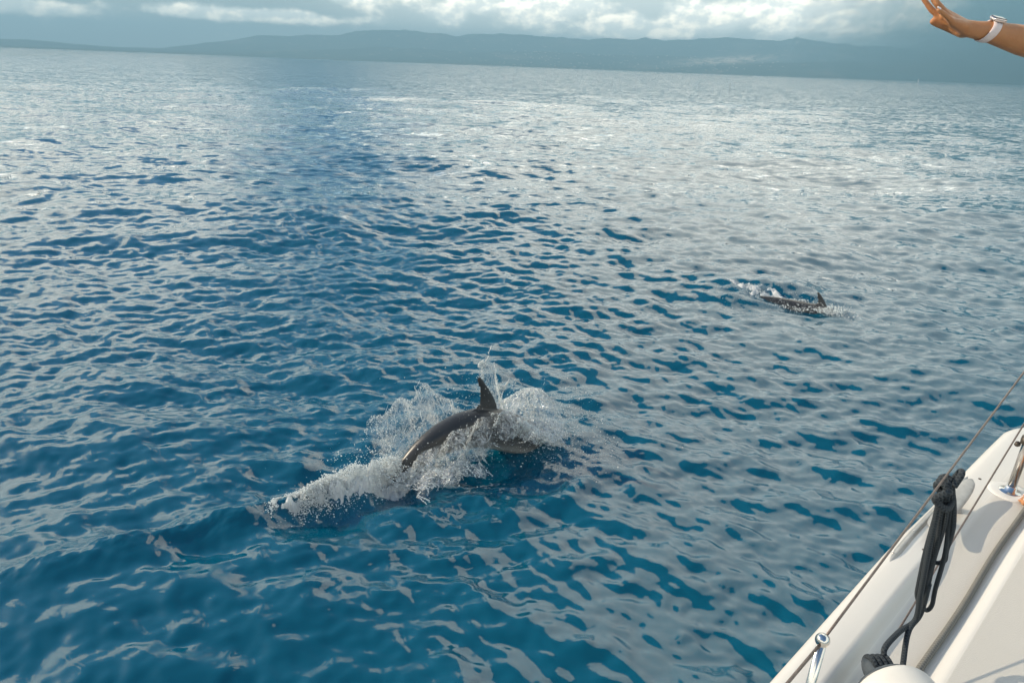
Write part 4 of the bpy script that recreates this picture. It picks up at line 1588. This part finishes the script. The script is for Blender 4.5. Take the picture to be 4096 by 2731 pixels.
foot(toeR, fdR, sdR, pelv - lf * 0.09 - UZ * 0.03)
toeL = np.array([2.33, 2.24, fz0])
foot(toeL, fdR, -sdR, pelv + lf * 0.09 - UZ * 0.03)
me = union_mesh('person', pc, 0.0047, 4)
ploc = Vector((2.38, 2.38, DECK))
me.transform(Matrix.Translation(-ploc))
person = link('person', me, 'skin')
person.location = ploc
tag(person, 'barefoot person at the rail, tanned arm stretched out waving over the sea', 'person')
PI_ = Matrix.Translation(ploc).inverted()


def wear(o):
    o.parent = person
    o.matrix_parent_inverse = PI_
    return o


def cloth(name, pieces, m_):
    return wear(link(name, union_mesh(name, pieces, 0.011, 5), m_))


cloth('shirt', [round_cone(pelv + UZ * 0.07 + lf * 0.07, pelv + UZ * 0.07 - lf * 0.07, 0.145, 0.145), round_cone(pelv + UZ * 0.05, chest, 0.145, 0.138), round_cone(chest + lf * 0.07, chest - lf * 0.07, 0.133, 0.133),
                round_cone(chest, neck0 - UZ * 0.085, 0.135, 0.078), round_cone(chest + lf * 0.06, shL, 0.11, 0.066), round_cone(chest - lf * 0.06, shR, 0.11, 0.066),
                round_cone(shL, shL + (np.array(HP['elbow']) - shL) * 0.35, 0.066, 0.064), round_cone(shR, shR + (elR - shR) * 0.5, 0.066, 0.064), round_cone(shL, neck0 - UZ * 0.055, 0.064, 0.062), round_cone(shR, neck0 - UZ * 0.055, 0.064, 0.062)], 'shirt')
hipR, hipL = pelv - lf * 0.09 - UZ * 0.03, pelv + lf * 0.09 - UZ * 0.03
knR = (toeR + fdR * 0.215 + hipR) / 2
knL = (toeL + fdR * 0.215 + hipL) / 2
cloth('shorts', [round_cone(pelv + lf * 0.08, pelv - lf * 0.08, 0.138, 0.138), round_cone(hipR, hipR + (knR - hipR) * 0.6, 0.108, 0.098), round_cone(hipL, hipL + (knL - hipL) * 0.6, 0.108, 0.098)], 'shorts')
cloth('hair', [ellipsoid(head + UZ * 0.045 - fw * 0.026, [fw * 0.100, lf * 0.088, UZ * 0.102]), round_cone(head - fw * 0.075 + UZ * 0.02, head - fw * 0.10 - UZ * 0.16, 0.055, 0.03)], 'hair')
for sg in (1, -1):
    wear(lathe('eye', [(0.0125 * math.sin(t), -0.0125 * math.cos(t)) for t in np.linspace(0.1, 3.04, 8)], 'eye', None, tuple(head + fw * 0.078 + lf * sg * 0.031 + UZ * 0.022), sides=14))
# nails
def nail(a, b, off, size):
    a, b = np.array(a), np.array(b)
    d = Vector(b - a).normalized()
    o = Vector(off).normalized()
    s_ = d.cross(o).normalized()
    o = s_.cross(d).normalized()
    c = Vector(b) + o * size[3] + d * 0.002
    mw = Matrix(((d.x, s_.x, o.x, c.x), (d.y, s_.y, o.y, c.y), (d.z, s_.z, o.z, c.z), (0, 0, 0, 1)))
    wear(rbox('nail', size[:3], 'nail', mw, min(size[:3]) * 0.45))


nail(HP['pk2'], HP['pk3'], (0.35, -0.55, 0.75), (0.013, 0.0085, 0.003, 0.0062))
nail(toeR + fdR * 0.05 + sdR * 0.026, toeR + fdR * 0.012 + sdR * 0.026 + UZ * 0.016, (0, 0, 1), (0.014, 0.013, 0.003, 0.0115))
for k_ in range(4):
    o = 0.004 - 0.0155 * k_
    bk = 0.006 + 0.010 * k_
    nail(toeR + fdR * (bk + 0.02) + sdR * o + UZ * 0.014, toeR + fdR * bk + sdR * o + UZ * 0.0115, (0, 0, 1), (0.007, 0.008, 0.003, 0.0065))

# wrist watch
wc = np.array(HP['watch'])
wa = np.array(HP['fore']) - np.array(HP['wrist'])
wa /= np.linalg.norm(wa)
wup = np.array([0.02, -0.30, 0.95])
wup -= wa * (wup @ wa)
wup /= np.linalg.norm(wup)
wsd = np.cross(wa, wup)
watch = empty('wrist_watch', tuple(wc))
tag(watch, 'wrist watch with pale pink strap and square black face on the outstretched arm', 'watch')
WI = Matrix.Translation(Vector(wc)).inverted()


def wpart(o, parent=None):
    o.parent = parent or watch
    o.matrix_parent_inverse = WI if parent is None else Matrix.Identity(4)
    return o


V, Fq = [], []
nt = 64
for k_ in range(nt):
    a = 2 * math.pi * k_ / nt
    rr0 = 0.0322
    hw = 0.0145 - 0.0015 * max(0, -math.sin(a))
    dirv = math.cos(a) * wsd + math.sin(a) * wup
    sk = wa * (0.010 * math.sin(a))
    for dr_, dw in ((0.0, -1), (0.0022, -0.93), (0.0030, 0), (0.0022, 0.93), (0.0, 1), (-0.001, 0)):
        V.append(wc + sk + dirv * (rr0 + dr_) + wa * (hw * dw))
Fq = grid_faces(nt + 1, 6, True)
Fq = Fq % (nt * 6)
wpart(link('strap', np_mesh('strap', np.array(V), Fq), 'strap'))
cc = wc + wup * 0.0385 + wa * 0.010
mw = Matrix(((wa[0], wsd[0], wup[0], cc[0]), (wa[1], wsd[1], wup[1], cc[1]), (wa[2], wsd[2], wup[2], cc[2]), (0, 0, 0, 1)))
case = wpart(rbox('watch_case', (0.041, 0.035, 0.0105), 'watch_metal', mw, 0.0038))
wpart(rbox('watch_face', (0.038, 0.032, 0.004), 'glass_black', mw @ Matrix.Translation((0, 0, 0.0048)), 0.0018), case)
wpart(lathe('crown_button', [(0.0032, 0), (0.0032, 0.002), (0.002, 0.0028)], 'watch_metal', None, tuple(cc - wa * 0.018), tuple(-wa), 14), case)

# ------------------------------------------------------------------ far sailing boat
sbx, sby = 3050 * math.sin(R(28.3)), 3050 * math.cos(R(28.3))
sb = empty('sailing_boat', (sbx, sby, 0))
tag(sb, 'tiny white sailing boat far off below the rain cloud', 'sailing boat')
st_ = [(-5.0, 1.2, 0.9), (-2.5, 1.7, 0.9), (0, 1.9, 0.9), (2.5, 1.4, 1.0), (5.2, 0.08, 1.25)]
V = []
for x_, b_, z_ in st_:
    for yy, zz in ((-b_, z_), (-b_ * 0.85, 0.1), (0, -0.5), (b_ * 0.85, 0.1), (b_, z_)):
        V.append((x_, yy, zz))
F = [tuple(f) for f in grid_faces(5, 5)] + [(0, 5, 9, 4), (5, 10, 14, 9), (10, 15, 19, 14), (15, 20, 24, 19), (0, 1, 2, 3, 4)]
me = bpy.data.meshes.new('hull')
me.from_pydata(V, [], F)
link('hull', me, 'sail', sb)
lathe('mast', [(0.12, 0.8), (0.1, 8), (0.06, 14.2)], 'alu', sb, sides=8)
for nm, pts_ in (('mainsail', [(-0.2, 0, 1.9), (-4.6, 0.5, 1.9), (-2.9, 0.75, 6.0), (-1.3, 0.5, 10.5), (-0.2, 0, 13.6), (-0.2, 0, 7)]), ('foresail', [(5.0, 0, 1.5), (0.4, 0.7, 2.0), (0.7, 0.6, 6.5), (0.25, 0, 12.6), (2.6, 0.15, 7.2)])):
    me = bpy.data.meshes.new(nm)
    me.from_pydata(pts_ + [(x_, y_ + 0.04, z_) for x_, y_, z_ in pts_], [], [tuple(range(len(pts_))), tuple(range(2 * len(pts_) - 1, len(pts_) - 1, -1))] + [(i, i + len(pts_), (i + 1) % len(pts_) + len(pts_), (i + 1) % len(pts_)) for i in range(len(pts_))])
    link(nm, me, 'sail', sb)
sb.rotation_euler = (0, 0, R(35))

# ------------------------------------------------------------------ haze over the whole place
hm_, g = mat('haze_air')
pvn = g.n('ShaderNodeVolumePrincipled')
pvn.inputs['Color'].default_value = (0.33, 0.58, 0.75, 1)
pvn.inputs['Density'].default_value = 0.00022
pvn.inputs['Anisotropy'].default_value = 0.0
finish(g, None, vol=pvn.outputs[0])
bm = bmesh.new()
bmesh.ops.create_cube(bm, size=1.0)
bmesh.ops.transform(bm, matrix=Matrix.Translation((0, 0, 208)) @ Matrix.Diagonal((23000, 23000, 424, 1)), verts=bm.verts)
me = bpy.data.meshes.new('haze')
bm.to_mesh(me)
bm.free()
hz_o = link('haze', me, hm_)
tag(hz_o, 'pale blue haze lying over the whole sea', 'haze', kind='stuff')

# ------------------------------------------------------------------ rain shower hanging in front of the coast on the right
rm_, g = mat('rain_air')
pvn = g.n('ShaderNodeVolumePrincipled')
pvn.inputs['Color'].default_value = (0.12, 0.30, 0.37, 1)
pvn.inputs['Density'].default_value = 0.00026
finish(g, None, vol=pvn.outputs[0])
rain_o = None
for k_, q_ in enumerate((1.0, 0.88, 0.77, 0.66, 0.55, 0.44, 0.33)):   # thicker towards the core
    bm = bmesh.new()
    bmesh.ops.create_cone(bm, cap_ends=True, segments=72, radius1=1.0, radius2=1.0, depth=1.0)
    bmesh.ops.transform(bm, matrix=Matrix.Translation((4150 * math.sin(R(43)), 4150 * math.cos(R(43)), 205 - k_)) @ Matrix.Rotation(-R(43), 4, 'Z') @ Matrix.Diagonal((1650 * q_, 1550 * q_, 404 - 2 * k_, 1)), verts=bm.verts)
    me = bpy.data.meshes.new('rain_shower')
    bm.to_mesh(me)
    bm.free()
    o = link('rain_shower' if k_ == 0 else 'rain_core', me, rm_, rain_o)
    if k_ == 0:
        rain_o = tag(o, 'dark teal rain shower veiling the coast at the far right', 'rain', kind='stuff')
